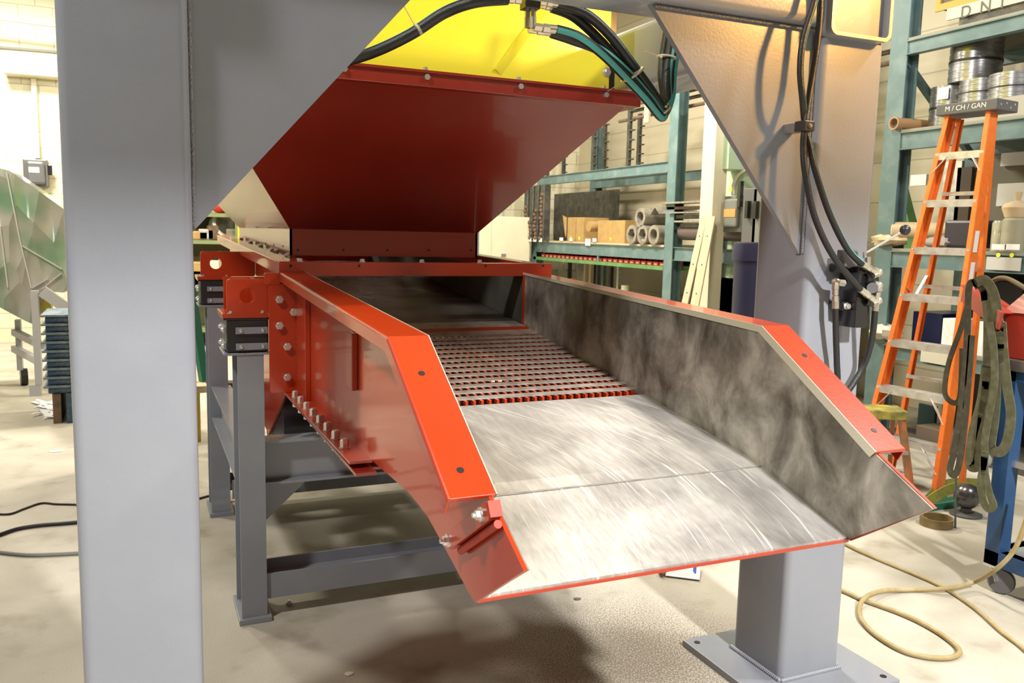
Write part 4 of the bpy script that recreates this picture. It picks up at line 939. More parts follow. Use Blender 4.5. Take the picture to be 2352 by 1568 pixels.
# pile of steel stock between racks at shelf height
for i, (py_, h, dx, m_) in enumerate(((463, .02, -.05, RINGM), (476, .03, 0, RUST), (487, .015, -.03, RINGM), (497, .04, 0.02, DARKST), (508, .02, -.02, RINGM), (517, .05, 0.03, DARKST))):
    q = RX(1600, py_, dx); o = MB().box(XR_+dx, XR_+dx+0.16, 5.7, yA+0.12-0.06*i, q.z-h/2, q.z+h/2).build('steel_channel', m_)
    tag(o, 'long flat steel section on the stock pile right of the teal upright, ' + ('topmost', 'second from top', 'third from top', 'fourth from top', 'second from bottom', 'lowest')[i], 'steel section', 'steel sections beside the teal upright')
tag(MB().cyl((XR_+0.12, 5.7, RX(1600, 533).z), (XR_+0.12, yA-0.12, RX(1600, 533).z), 0.09, 20).build('round_bar', mat('dull_purple_steel', (0.16, 0.12, 0.12), 0.4, 0.4), smooth=True), 'thick round steel bar on the rack beam right of the teal upright', 'bar')
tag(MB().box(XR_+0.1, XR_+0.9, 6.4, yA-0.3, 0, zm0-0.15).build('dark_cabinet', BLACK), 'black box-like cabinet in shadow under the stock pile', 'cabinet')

# cream post, green wall column, planks, switch boxes, navy bin
xc = 5.35
a = atX(1611, 400, xc); b = atX(1640, 400, xc)
cp = MB().box(xc, xc+0.16, b.y, a.y, 0, atX(1625, 200, xc).z).build('post_cover', CREAMP, bev=0.004)
tag(cp, 'tall cream square post standing beside the teal rack', 'post')
a2 = atX(1648, 500, 5.7); b2 = atX(1704, 500, 5.7)
pier = MB().box(5.7, XW, b2.y, a2.y, 0, 5.3).build('trim_2', MINT); tag(pier, kind='structure')
MB_ = MB().box(5.45, 5.7, atX(1660, 300, 5.45).y-0.12, atX(1660, 300, 5.45).y+0.16, atX(1665, 388, 5.45).z, 3.4).build('duct', MINT); tag(MB_, 'pale green sheet metal duct on the pier above the switch box', 'duct')
tag(MB().tube([atX(1685, 448, 5.6), atX(1686, 425, 5.6), atX(1700, 400, 5.6), atX(1735, 378, 5.6), atX(1750, 360, 5.6)], 0.022, 10).build('conduit', mat('galvanised_conduit', (0.5, 0.5, 0.42), 0.4, 0.5), smooth=True), 'bent grey conduit rising from the switch box by the cream post', 'conduit')
def switchbox(p0, p1, x, y_is_plane, label, nm='switch_box'): pass
xs_ = 5.5
a = atX(1653, 455, xs_); b = atX(1706, 455, xs_); zt_ = atX(1680, 450, xs_).z; zb_ = atX(1680, 533, xs_).z
sb = thing('switch_box', 'grey electrical switch box with orange label on the pale green pier', 'switch box', (xs_+0.1, (a.y+b.y)/2, zb_))
MB().box(xs_, xs_+0.18, b.y, a.y, zb_, zt_).build('enclosure', SWG, sb, bev=0.008)
w_ = a.y-b.y
MB().box(xs_-0.05, xs_, b.y+w_*0.06, b.y+w_*0.66, zb_+0.05, zt_-0.03).build('cover', SWG, sb, bev=0.02)
MB().box(xs_-0.054, xs_-0.0505, b.y+w_*0.1, b.y+w_*0.6, zb_+0.15, zb_+0.23).build('orange_label', mat('orange_label', (0.6, 0.28, 0.08), 0.6), sb)
MB().box(xs_-0.054, xs_-0.0505, b.y+w_*0.3, b.y+w_*0.4, zb_+0.40, zb_+0.45).build('yellow_label', YTAG, sb)
MB().box(xs_-0.06, xs_-0.02, b.y-0.03, b.y+0.01, zb_+0.25, zb_+0.5).build('switch_handle', BLKP, sb)
# two leaning planks with holes
def plank(p0, p1, label, w, dep, mtl=WOOD):
    p0 = Vector(p0); p1 = Vector(p1); t = thing('leaning_plank', label, 'plank', tuple(p0)); d = (p1-p0).normalized(); n = Vector((-1, -0.35, 0)).normalized(); n = (n - d*n.dot(d)).normalized(); s = d.cross(n)
    MB().obox((p0+p1)/2, s, n, d, w/2, dep/2, (p1-p0).length/2).build('plank_body', mtl, t, bev=0.003)
    for i in range(6):
        q = p0.lerp(p1, (i+0.7)/6.4) + n*(dep/2)
        MB().cyl(q, q+n*0.002, 0.008, 10).build('screw', BLACK, t)
    return t
x0_ = 5.0
def foot(px, py_ref, x, px2, py2, xtop):       # straight line through two seen points carried down to the floor
    A = atX(px, py_ref, x); Bq = atX(px2, py2, xtop); d = (A-Bq); k = (Bq.z)/(Bq.z-A.z); return Bq + d*k, Bq
f1, t1 = foot(1575, 690, 5.02, 1618, 498, 5.30); f2, t2 = foot(1598, 690, 5.04, 1634, 498, 5.32)
plank(f1, t1, 'pale drilled plank leaning on the cream post, left of two', 0.075, 0.02)
plank(f2, t2, 'pale drilled plank leaning on the cream post, right of two with a shiny patch', 0.10, 0.02)
tag(MB().box(5.62, 5.66, atX(1642, 600, 5.62).y-0.05, atX(1642, 600, 5.62).y+0.05, 0, atX(1642, 460, 5.62).z).build('dark_upright', DARKST), 'dark narrow steel upright between the planks and the green pier', 'upright')
xn = 4.75
nc = atX(1728, 640, xn); nzt = atX(1728, 556, xn).z; nzl = atX(1728, 585, xn).z
nb_ = thing('lidded_drum', 'tall navy plastic drum with a lid behind the right grey post', 'drum', (nc.x, nc.y, 0))
MB().lathe([(0.145, 0), (0.15, 0.02), (0.158, nzl)], (nc.x, nc.y, 0), (0, 0, 1), 28).build('drum_body', NAVY, nb_, smooth=True)
MB().lathe([(0.175, nzl-0.05), (0.178, nzl), (0.17, nzt-0.01), (0.15, nzt), (0.001, nzt)], (nc.x, nc.y, 0), (0, 0, 1), 28).build('drum_lid', NAVY, nb_, smooth=True)
for i, (px_, w, m_, lab) in enumerate(((1722, .10, DKG, 'dark grey'), (1741, .07, SWG, 'pale grey'))):
    q = atX(px_, 470, 5.25); zz = atX(px_, 432, q.x).z
    t = thing('control_column', 'narrow %s control column standing behind the navy drum' % lab, 'control column', (q.x, q.y, 0))
    MB().box(q.x, q.x+0.16, q.y-w, q.y+w, 0, zz).build('column_body', m_, t, bev=0.008)
    MB().box(q.x-0.012, q.x-0.001, q.y-w*0.6, q.y+w*0.6, zz-0.6, zz-0.5).build('orange_band', ORG, t)
    MB().box(q.x-0.04, q.x-0.001, q.y-0.02, q.y+0.02, zz-0.28, zz-0.12).build('control_handle', BLKP, t)

# ------------------------------------------------------------------ right rack behind the ladder
yC = RX(2050, 300).y
RB = thing('storage_rack', 'teal steel rack behind the orange stepladder, loaded with steel coils and boxes', 'rack', (XR_+0.5, 3.6, 0))
upright(yC, 3.7, RB); upright(yC, 3.7, RB, XR_+0.95)
z3 = RX(2075, 96).z; z30 = RX(2075, 128).z; z2 = RX(2062, 305).z; z20 = RX(2062, 345).z; z1_ = RX(2030, 575).z; z10 = RX(2030, 612).z; z0_ = RX(2030, 790).z; z00 = RX(2030, 820).z
yE = 1.2
for a_, b_ in ((z30, z3), (z20, z2), (z10, z1_), (z00, z0_)):
    beam(yE, yC-0.08, a_, b_, RB); beam(yE, yC-0.08, a_, b_, RB, XR_+0.95)
    MB().box(XR_, XR_+0.95, yE, yC-0.08, b_, b_+0.02).build('shelf_board', mat('dusty_shelf_board', (0.3, 0.28, 0.22), 0.7) if 'dusty_shelf_board' not in bpy.data.materials else bpy.data.materials['dusty_shelf_board'], RB)
MB().bar((XR_+0.95, yC, z20), (XR_+0.05, yC, z30), 0.05, 0.05).build('diagonal_brace', TEAL, RB)
q = RX(2200, 18); sb_ = MB().box(XR_-0.02, XR_+0.0, yE, RX(2178, 40).y, RX(2178, 48).z, RX(2178, 22).z).build('edge_board', mat('whitewashed_board', (0.55, 0.53, 0.42), 0.7), RB)
def text(s, loc, size, rot, mtl, parent, name='lettering', ext=0.001):
    c = bpy.data.curves.new(name, 'FONT'); c.body = s; c.size = size; c.extrude = ext; c.align_x = 'CENTER'; c.align_y = 'CENTER'
    o = bpy.data.objects.new(name, c); col.objects.link(o); c.materials.append(mtl); o.rotation_euler = rot
    bpy.context.view_layer.update()
    me = bpy.data.meshes.new_from_object(o); bpy.data.objects.remove(o)
    o = bpy.data.objects.new(name, me); col.objects.link(o); o.rotation_euler = rot
    w = wloc(parent) if parent is not None else Vector((0, 0, 0)); o.location = Vector(loc) - w; o.parent = parent; o['_w'] = list(loc); return o
q = RX(2255, 18, -0.023); text('D  N  I', q, 0.12, (math.pi/2, 0, -math.pi/2), mat('pencil_grey', (0.12, 0.12, 0.1), 0.7), sb_)
tb = thing('tool_crate', 'open wooden crate with yellow rim on top of the right rack', 'crate', tuple(RX(2230, 0, .2)))
q = RX(2153, 22, 0.0); MB().box(XR_, XR_+0.5, yE, q.y, q.z, q.z+0.35).build('crate_body', mat('dark_brown_ply', (0.12, 0.09, 0.05), 0.6), tb)
MB().box(XR_-0.015, XR_, yE, q.y+0.01, q.z-0.02, q.z+0.03).box(XR_-0.015, XR_, q.y-0.03, q.y+0.01, q.z+0.03, q.z+0.35).build('crate_rim', mat('mustard_trim', (0.5, 0.3, 0.05), 0.5), tb)
MB().box(XR_+0.0, XR_+0.4, yE, q.y-0.2, z3+0.02, q.z).build('crate_feet', DARKST, tb)
# coils of strap on the second shelf
def coil(px, py0, py1, wpx, label, dx=0.1, nstack=1):
    a = RX(px-wpx/2, py1, dx); b = RX(px+wpx/2, py1, dx); dist = (a-b).length; r = dist*0.5*0.62; c = RX(px, py1, dx+r); zt_ = RX(px, py0, dx).z; zb_ = a.z
    return c, r, zb_, zt_
def mkcoil(px, r, z0, z1, dx, label, tg=False):
    c = RX(px, 250, dx); t = thing('strap_coil', label, 'coil', (c.x, c.y, z0), 'coils of steel strapping on the right rack')
    prof = [(r*0.45, 0)]; k = 12
    h = z1-z0
    for i in range(k):
        prof += [(r*(1.0 if i % 2 else 0.985), h*i/k+0.001), (r*(1.0 if i % 2 else 0.985), h*(i+1)/k)]
    prof += [(r*0.45, h)]
    MB().lathe(prof, (c.x, c.y, z0), (0, 0, 1), 32).build('coil_body', COIL, t, smooth=True)
    MB().lathe([(r*1.005, h*0.46), (r*1.012, h*0.46), (r*1.012, h*0.52), (r*1.005, h*0.52)], (c.x, c.y, z0), (0, 0, 1), 32).build('binding_band', BLACK, t, smooth=True)
    return t, c
zb2 = z2+0.02
cr_ = 0.155
t_, c_a = mkcoil(2184, cr_, zb2, RX(2184, 193, .15).z, .30, 'grey steel strap coil with a white paper tag, leftmost on the right rack')
MB().obox(Vector((c_a.x-cr_-0.006, c_a.y-0.05, RX(2184, 215, .2).z)), Vector((0, 1, 0)), Vector((1, -0.3, 0)).normalized(), Vector((0, 0, 1)), 0.05, 0.002, 0.045).build('paper_tag', WHITE, t_)
zc1 = RX(2254, 180, .15).z
t_, c_b = mkcoil(2254, 0.165, zb2+0.14, zc1, .26, 'dark grey strap coil directly under the tall shiny coil')
mkcoil(2325, 0.17, zb2+0.14, RX(2325, 165, .15).z, .26, 'grey strap coil at the right, partly behind the ladder top')
mkcoil(2232, 0.185, zc1+0.002, RX(2232, 84, .15).z, .30, 'tall shiny steel strap coil, topmost of the coils on the right rack')
tag(MB().box(XR_+0.02, XR_+0.6, yE, RX(2200, 300).y, zb2, zb2+0.139).build('timber_bearer', mat('grey_timber', (0.4, 0.38, 0.33), 0.8)), 'weathered grey timber bearer under the strap coils', 'timber')
pq = RX(2062, 292, 0.0)
pt = MB().ring([(pq.y+0.05*math.cos(a*math.pi/12), zb2+0.052+0.05*math.sin(a*math.pi/12)) for a in range(24)], [(pq.y+0.04*math.cos(a*math.pi/12), zb2+0.052+0.04*math.sin(a*math.pi/12)) for a in range(24)], 'x', XR_-0.05, XR_+0.7).build('cardboard_tube', mat('brown_tube_card', (0.42, 0.25, 0.12), 0.6), smooth=True)
tag(pt, 'brown cardboard tube end pointing out at the left end of the coil shelf', 'tube')
q = RX(2085, 275, .4); q.y = min(q.y, yC-0.2); bt = thing('black_bottle', 'small black bottle behind the cardboard tube on the coil shelf', 'bottle', (q.x, q.y, zb2))
MB().lathe([(0.05, 0), (0.05, 0.14), (0.02, 0.17)], (q.x, q.y, zb2), (0, 0, 1), 16).build('bottle_body', BLKP, bt, smooth=True); MB().cyl((q.x, q.y, zb2+0.17), (q.x, q.y, zb2+0.22), 0.022, 12).build('bottle_cap', BLACK, bt)
# third shelf clutter (bench height)
zz1 = z1_+0.02
def blob(px, py, r, dx, label, cat, name, mtl, n=14, sx=1.0, z=None):
    q = RX(px, py, dx); m_ = MB(); k = 8
    vs = []; fs = []
    rnd = random.Random(int(px*7+py))
    for i in range(k+1):
        for j in range(n):
            t = math.pi*i/k; a = 2*math.pi*j/n; rr = r*(0.8+0.4*rnd.random())
            vs.append(q + Vector((math.sin(t)*math.cos(a)*rr, math.sin(t)*math.sin(a)*rr*sx, -math.cos(t)*rr*0.55)))
    for i in range(k):
        for j in range(n): fs.append((i*n+j, i*n+(j+1) % n, (i+1)*n+(j+1) % n, (i+1)*n+j))
    o = m_.add(vs, fs).build(name, mtl, smooth=True)
    if z is not None: o.location.z = z
    return tag(o, label, cat)
blob(2042, 545, 0.10, .05, 'crumpled cream work glove on the shelf edge behind the valve lever', 'glove', 'work_glove', CANV, sx=1.6, z=zz1)
tag(MB().box(XR_+0.02, XR_+0.04, RX(2023, 530).y-0.025, RX(2023, 530).y+0.025, zz1, RX(2023, 505).z).build('timber_peg', WOOD), 'short upright timber peg at the left end of the glove shelf', 'timber')
o = MB().lathe([(0.05, 0), (0.065, 0.01), (0.065, 0.5), (0.001, 0.5)], tuple(RX(2052, 528, .05)-Vector((0.02, 0, 0))), (0.55, -0.8, 0), 20).build('paper_roll', KRAFT, smooth=True)
tag(o, 'rolled brown paper on the shelf behind the black lever knob', 'paper roll')
o = MB().box(XR_+0.03, XR_+0.35, RX(2245, 540).y, RX(2160, 540).y, zz1+0.02, RX(2200, 505).z).build('black_case', mat('black_plum_plastic', (0.03, 0.025, 0.035), 0.4), bev=0.02)
tag(o, 'black plastic case lying on the shelf seen between the ladder rails', 'case')
blob(2170, 540, 0.09, .1, 'grey rag lying beside the black case on the shelf', 'rag', 'rag', mat('grey_cloth', (0.3, 0.26, 0.24), 0.9), sx=1.8, z=zz1)
def jar(px, label, cap, w=0.07, h=0.2, dx=.1, body=None):
    q = RX(px, 540, dx); t = thing('glass_jar', label, 'jar', (q.x, q.y, zz1)); 
    MB().lathe([(w, 0), (w, h), (w*0.8, h+0.02)], (q.x, q.y, zz1), (0, 0, 1), 18).build('jar_body', body or mat('murky_glass', (0.35, 0.34, 0.25), 0.15), t, smooth=True)
    if cap: 
        MB().lathe([(w*0.85, h+0.021), (w*1.15, h+0.09), (w*0.9, h+0.12), (w*0.2, h+0.14), (w*0.3, h+0.2), (0.001, h+0.2)], (q.x, q.y, zz1), (0, 0, 1), 14).build('paper_cap', KRAFT, t, smooth=True)
jar(2330, 'jar covered with brown paper on the shelf right of the ladder', True, 0.085, 0.22)
jar(2298, 'plain murky jar left of the paper-covered jar on the shelf', False, 0.06, 0.2)
o = MB().box(XR_-0.016, XR_-0.012, RX(2352, 570).y, RX(2272, 570).y, z10+0.02, z1_-0.02).build('label_strip', mat('grey_label_strip', (0.5, 0.5, 0.47), 0.5), RB)
for px_ in (2294, 2325): 
    q = RX(px_, 567, -0.018); MB().box(XR_-0.019, XR_-0.0165, q.y-0.055, q.y+0.055, q.z-0.02, q.z+0.02).build('label', WHITE, RB)
    q = RX(px_, 576, -0.018); MB().cyl((XR_-0.0165, q.y, q.z-0.03), (XR_-0.02, q.y, q.z-0.03), 0.016, 12).build('yellow_dot', YTAG, RB)
# hanging panels seen above the bench shelf
for i, (px0, px1, py0, py1, m_, lab) in enumerate(((2170, 2198, 372, 510, ALU, 'narrow light grey sheet panel leaning behind the ladder'), (2300, 2352, 352, 378, WHITE, 'pale panel high behind the ladder right rail'), (2292, 2352, 422, 472, WHITE, 'pale square sheet pinned behind the jar'), (2092, 2126, 402, 425, WHITE, 'small pale sheet left of the ladder rails'), (2200, 2222, 385, 510, mat('brown_panel', (0.09, 0.06, 0.04), 0.6), 'dark brown panel standing behind the ladder'))):
    a = RX(px0, py0, .8); b = RX(px1, py1, .8)
    z_ = min(b.z, zz1) if i in (0, 4) else b.z
    if i in (0, 4): z_ = zz1
    o = MB().box(XR_+0.8, XR_+0.83, min(a.y, b.y), max(a.y, b.y), z_, a.z).build('sheet_panel', m_); tag(o, lab, 'panel')
MB_ = MB().box(XR_+0.84, XR_+0.86, yE, yC-0.1, zz1, z20-0.02).build('back_board', mat('shadow_tan_board', (0.2, 0.18, 0.14), 0.8), RB)
MB().box(XR_+0.86, XR_+0.88, yE-1.0, yC-0.1, 0.0, z10).build('shade_sheet', mat('shade_black_brown', (0.03, 0.027, 0.022), 0.8), RB)  # dark sheet put in for the shade under the lower shelves
MB().box(XR_+0.02, XR_+0.86, yE, yC-0.1, 0.0, 0.06).build('shade_slab', mat('shade_dark_brown', (0.06, 0.05, 0.035), 0.85), RB)  # dark slab added for the shade on the floor below the rack
o = MB().prism([(RX(2135, 420, .7).y, z1_+0.02), (RX(2085, 420, .7).y, z1_+0.02), (RX(2085, 420, .7).y, RX(2085, 425, .7).z)], 'x', XR_+0.6, XR_+0.7).build('green_wedge', GREENL); tag(o, 'dark green triangular plate on the shelf left of the ladder', 'plate')
# lower shelf (below bench): boxes
zz0 = z0_+0.02
def lowbox(px0, px1, py0, label, mtl, dx=0.05, d=0.3, name='carton', z=zz0, cat='box'):
    a = RX(px0, py0, dx); b = RX(px1, py0, dx); o = MB().box(XR_+dx, XR_+dx+d, min(a.y, b.y), max(a.y, b.y), z, a.z).build(name, mtl, bev=0.004); return tag(o, label, cat)
lowbox(2166, 2203, 730, 'stack of white boxes on the lower shelf between the ladder rails', WHITE)
lowbox(2236, 2262, 738, 'white box on the lower shelf just right of the ladder rail', WHITE, .02)
lowbox(2262, 2290, 752, 'white carton partly hidden by the hanging slings on the lower shelf', WHITE, .03)
lowbox(2098, 2165, 714, 'dark blue storage case on the lower shelf behind the ladder', mat('dark_blue_case', (0.01, 0.015, 0.07), 0.4), .25, .4, 'storage_case', cat='case')
blob(2035, 760, 0.12, .05, 'folded cream cloth hanging over the lower shelf edge left of the ladder', 'cloth', 'folded_cloth', mat('cream_cloth', (0.62, 0.58, 0.48), 0.9), sx=1.2, z=zz0)
lowbox(2215, 2352, 640, 'dark bin under the bench shelf right of the ladder', BLACK, .5, .3, 'dark_bin', z=zz0)
q = RX(2150, 822, -0.014); nl = MB().box(XR_-0.016, XR_-0.012, q.y-0.14, q.y+0.14, q.z-0.045, q.z+0.045).build('notice_label', mat('pale_notice', (0.6, 0.58, 0.48), 0.6), RB)
# floor-level junk under the rack
def floorbox(px0, px1, py0, label, mtl, dx, d, name, cat, z0=0.0, z1=None):
    a = RX(px0, py0, dx); b = RX(px1, py0, dx); o = MB().box(XR_+dx, XR_+dx+d, min(a.y, b.y), max(a.y, b.y), z0, z1 or a.z).build(name, mtl, bev=0.004); return tag(o, label, cat)
floorbox(2105, 2215, 975, 'brown timber beam lying under the rack behind the ladder steps', mat('brown_beam', (0.14, 0.10, 0.07), 0.7), .1, .2, 'timber_beam', 'timber')
floorbox(2110, 2150, 925, 'dark green steel plate standing under the rack', mat('dark_green_plate', (0.02, 0.05, 0.05), 0.5), .4, .03, 'steel_plate', 'plate')
floorbox(2240, 2320, 1060, 'grey chest on the floor under the rack behind the slings', DKG, .0, .5, 'floor_chest', 'chest')
for i in range(5):
    q = RX(2225+i*12, 985+(i % 2)*30, -0.03); t = MB().lathe([(0.025, -0.02), (0.045, -0.02), (0.045, 0.02), (0.025, 0.02), (0.025, -0.02)], (XR_-0.05, q.y, RX(2240, 1060).z+0.045+(i%2)*0.0), (1, 0, 0), 16).build('steel_ring', ALU, smooth=True)
    tag(t, 'small bright steel ring on the grey chest behind the slings, %s from the left' % ORD[i], 'ring', 'bright rings on the grey chest')

# ------------------------------------------------------------------ orange stepladder
al, lean, wb, wt, sp_ = -1.43912, 0.1944, 0.595, 0.324, 0.3145
cx, cy = 4.5276, 3.9642
lu = Vector((math.cos(al), math.sin(al), 0)); ln_ = Vector((-math.sin(al), math.cos(al), 0))
LT = 2.49
def lp(side, z, back=0.0):     # point on front rail line
    w = wb + (wt-wb)*z/2.3
    return Vector((cx, cy, z)) + ln_*(lean*z) + lu*(side*w/2) + ln_*back
def lr(side, z):               # rear leg line
    w = (wb-0.06) + (wt-wb)*z/2.3
    k = 1 - z/LT
    return Vector((cx, cy, z)) + ln_*(lean*LT - lean*LT*k*0.9 + 0.095 + 0.20*k) + lu*(side*w/2)
LD = thing('stepladder', 'tall orange fibreglass stepladder with aluminium steps standing before the right rack', 'stepladder', (cx+0.4, cy, 0))
def channel(p0, p1, side, w, d, name, web=0.006):
    ax = (p1-p0).normalized(); s = (lu*side); s = (s-ax*s.dot(ax)).normalized(); f = ax.cross(s); f = f if f.dot(ln_) > 0 else -f
    m_ = MB(); c = (p0+p1)/2; L_ = (p1-p0).length/2
    m_.obox(c + f*(d/2), s, f, ax, web/2, d/2, L_)
    m_.obox(c - s*(w/2), s, f, ax, w/2, 0.003, L_); m_.obox(c - s*(w/2) + f*d, s, f, ax, w/2, 0.003, L_)
    return m_.build(name, ORG, LD)
for sd_ in (-1, 1):
    r_ = channel(lp(sd_, 0.03), lp(sd_, LT-0.03), sd_, 0.03, 0.085, 'front_rail')
    MB().obox(lp(sd_, 0.02)+ln_*0.04, lu, ln_, Vector((0, 0, 1)), 0.022, 0.055, 0.02).build('rubber_foot', DKG, r_)
    r2b = channel(lr(sd_, 0.03), lr(sd_, LT-0.05), sd_, 0.025, 0.035, 'rear_rail')
    MB().obox(lr(sd_, 0.02)+ln_*0.015, lu, ln_, Vector((0, 0, 1)), 0.02, 0.03, 0.02).build('rubber_foot', DKG, r2b)
    if sd_ == 1:
        for z_, h_ in ((1.62, 0.07), (1.42, 0.07)):
            p = lp(1, z_) + lu*0.0035; ax = (lp(1, 2)-lp(1, 1)).normalized()
            MB().obox(p + ln_*0.04 + lu*0.002, lu, ln_, ax, 0.001, 0.022, h_).build('warning_label', WHITE, r_)
    # spreader bars
    a = lp(sd_, 1.30, 0.05); b = lr(sd_, 1.38); mid = (a+b)/2 - Vector((0, 0, 0.10))
    MB().bar(a, mid, 0.022, 0.004).bar(mid, b, 0.022, 0.004).build('spreader', ALU, LD)
for i in range(1, 8):
    z = sp_*i; a = lp(-1, z, 0.0); b = lp(1, z, 0.0)
    st_ = MB().bar(a + lu*0.01 + ln_*0.045, b - lu*0.01 + ln_*0.045, 0.085, 0.008)
    st_.bar(a + lu*0.004 - ln_*0.004 - Vector((0, 0, 0.022)), b - lu*0.004 - ln_*0.004 - Vector((0, 0, 0.022)), 0.005, 0.045)
    s_o = st_.build('step', ALU, LD)
    for sd_, e in ((-1, a), (1, b)):
        for dzv in (0.0, -0.03):
            MB().sphere(e - ln_*0.004 - lu*(sd_*0.012) - Vector((0, 0, 0.012-dzv)), 0.006, 8).build('rivet', ZINC, s_o, smooth=True)
    if i in (1, 2, 7):
        for sd_ in (-1, 1):
            e = lp(sd_, z-0.17 if i < 7 else z-0.13, 0.0); mm = (a+b)/2 + lu*(sd_*(0.08 if i == 7 else 0.14)) - Vector((0, 0, 0.02))
            MB().bar(e - lu*sd_*0.01, mm, 0.018, 0.005).build('step_brace', ALU, s_o)
for i in range(1, 7):
    z = sp_*i+0.05; MB().bar(lr(-1, z), lr(1, z), 0.025, 0.025).build('rear_rung', ALU, LD) if i in (2, 4, 6) else None
ct = (lp(-1, LT)+lp(1, LT))/2 + ln_*0.09
cap = MB().obox(ct, lu, ln_, Vector((0, 0, 1)), 0.205, 0.125, 0.036).build('top_cap', DKG, LD, bev=0.006)
MIDW = mat('white_print', (0.7, 0.7, 0.68), 0.5)
fx = ct - ln_*0.1262 + Vector((0, 0, 0.0))
text('M / CH / GAN', fx, 0.046, (math.pi/2, 0, al), MIDW, cap)
for sx_, sz_ in ((-.01, .012), (.02, -.012), (-.05, .0), (.05, .012)):
    p = ct + lu*0.2055 + ln_*sx_*1.6 + Vector((0, 0, sz_)); MB().cyl(p, p+lu*0.003, 0.007, 8).build('rivet', ZINC, cap)

# ------------------------------------------------------------------ small step stool
tz = 0.52
c = atZ(2012, 935, tz)
SS = thing('step_stool', 'small yellow-topped orange step stool in front of the tall ladder', 'step stool', (c.x, c.y, 0))
ca_ = math.radians(-30); su = Vector((math.cos(ca_), math.sin(ca_), 0)); sn = Vector((-su.y, su.x, 0))
MB().obox(Vector((c.x, c.y, tz-0.03)), su, sn, Vector((0, 0, 1)), 0.17, 0.11, 0.03).build('top_step', mat('worn_yellow_plastic', (0.42, 0.36, 0.06), 0.6, alt=(0.14, 0.13, 0.05), scale=12), SS, bev=0.008)
for i in (-1, 1):
    for j in (-1, 1):
        a = Vector((c.x, c.y, tz-0.06)) + su*0.14*i + sn*0.08*j; b = Vector((c.x, c.y, 0.0)) + su*0.19*i + sn*0.22*j
        MB().bar(b, a, 0.028, 0.045).build('leg', mat('worn_orange_leg', (0.4, 0.14, 0.05), 0.5, alt=(0.2, 0.12, 0.06), scale=10) if 'worn_orange_leg' not in bpy.data.materials else bpy.data.materials['worn_orange_leg'], SS)
MB().bar(Vector((c.x, c.y, 0.26)) + su*0.165 - sn*0.15, Vector((c.x, c.y, 0.26)) - su*0.165 - sn*0.15, 0.06, 0.02).build('lower_step', ALU, SS)

# ------------------------------------------------------------------ blue cart with red toolbox
KX = 3.66
kyf = atZ(2258, 1290, 0.13).y; KX = atZ(2258, 1290, 0.13).x
CT = thing('tool_cart', 'blue steel workshop cart on casters at the right edge, under the red toolbox', 'cart', (KX+0.35, kyf-0.6, 0))
ck0, ck1 = kyf-1.3, kyf
ktop = atX(2305, 822, KX).z
for (x0, y0) in ((KX, ck1-0.075), (KX+0.62, ck1-0.075), (KX, ck0), (KX+0.62, ck0)):
    MB().box(x0, x0+0.075, y0, y0+0.075, 0.13, ktop-0.05).build('leg', BLUE, CT, bev=0.004)
    p = (x0+0.04, y0+0.035); q = MB().lathe([(0.02, -0.018), (0.056, -0.016), (0.06, 0), (0.056, 0.016), (0.02, 0.018)], (p[0], p[1]-0.03, 0.06), (1, 0.4, 0), 20).build('caster_wheel', DKG, CT, smooth=True)
    MB().box(p[0]-0.04, p[0]+0.04, p[1]-0.04, p[1]+0.04, 0.12, 0.13).bar((p[0]-0.028, p[1]-0.03, 0.06), (p[0]-0.028, p[1], 0.125), 0.03, 0.004).bar((p[0]+0.028, p[1]-0.03, 0.06), (p[0]+0.028, p[1], 0.125), 0.03, 0.004).build('caster_fork', ZINC, q)
for x0, x1, y0, y1 in ((KX, KX+0.06, ck0, ck1), (KX+0.635, KX+0.695, ck0, ck1), (KX, KX+0.695, ck1-0.06, ck1), (KX, KX+0.695, ck0, ck0+0.06)):
    MB().box(x0, x1, y0, y1, 0.13, 0.20).build('base_rail', BLUE, CT, bev=0.003)
    MB().box(x0, x1, y0, y1, ktop-0.10, ktop-0.05).build('top_rail', BLUE, CT, bev=0.003)
MB().box(KX+0.01, KX+0.69, ck0+0.01, ck1-0.01, 0.185, 0.2).build('bottom_shelf', mat('worn_steel_shelf', (0.4, 0.42, 0.42), 0.4, 0.4), CT)
MB().box(KX-0.02, KX+0.72, ck0-0.02, ck1+0.02, ktop-0.05, ktop).build('cart_top', mat('dark_worktop', (0.07, 0.06, 0.05), 0.6, alt=(0.12, 0.1, 0.08), scale=10), CT, bev=0.003)
MB().bar((KX+0.04, ck1-0.06, 0.62), (KX+0.04, ck0+0.06, 0.62), 0.03, 0.03).build('side_tube', ZINC, CT)
ga = MB().box(KX+0.16, KX+0.6, ck1-0.62, ck1-0.12, 0.2, 0.62).build('supply_case', mat('pale_case', (0.45, 0.5, 0.44), 0.5), bev=0.01)
tag(ga, 'pale case standing on the bottom shelf of the blue cart', 'case')
q = MB().prism(rrect(ck1-0.62, ck1-0.3, 0.24, 0.5, 0.04), 'x', KX+0.10, KX+0.155).build('red_reel', REDC, smooth=True); tag(q, 'red plastic piece leaning against the pale case on the blue cart', 'plastic part')
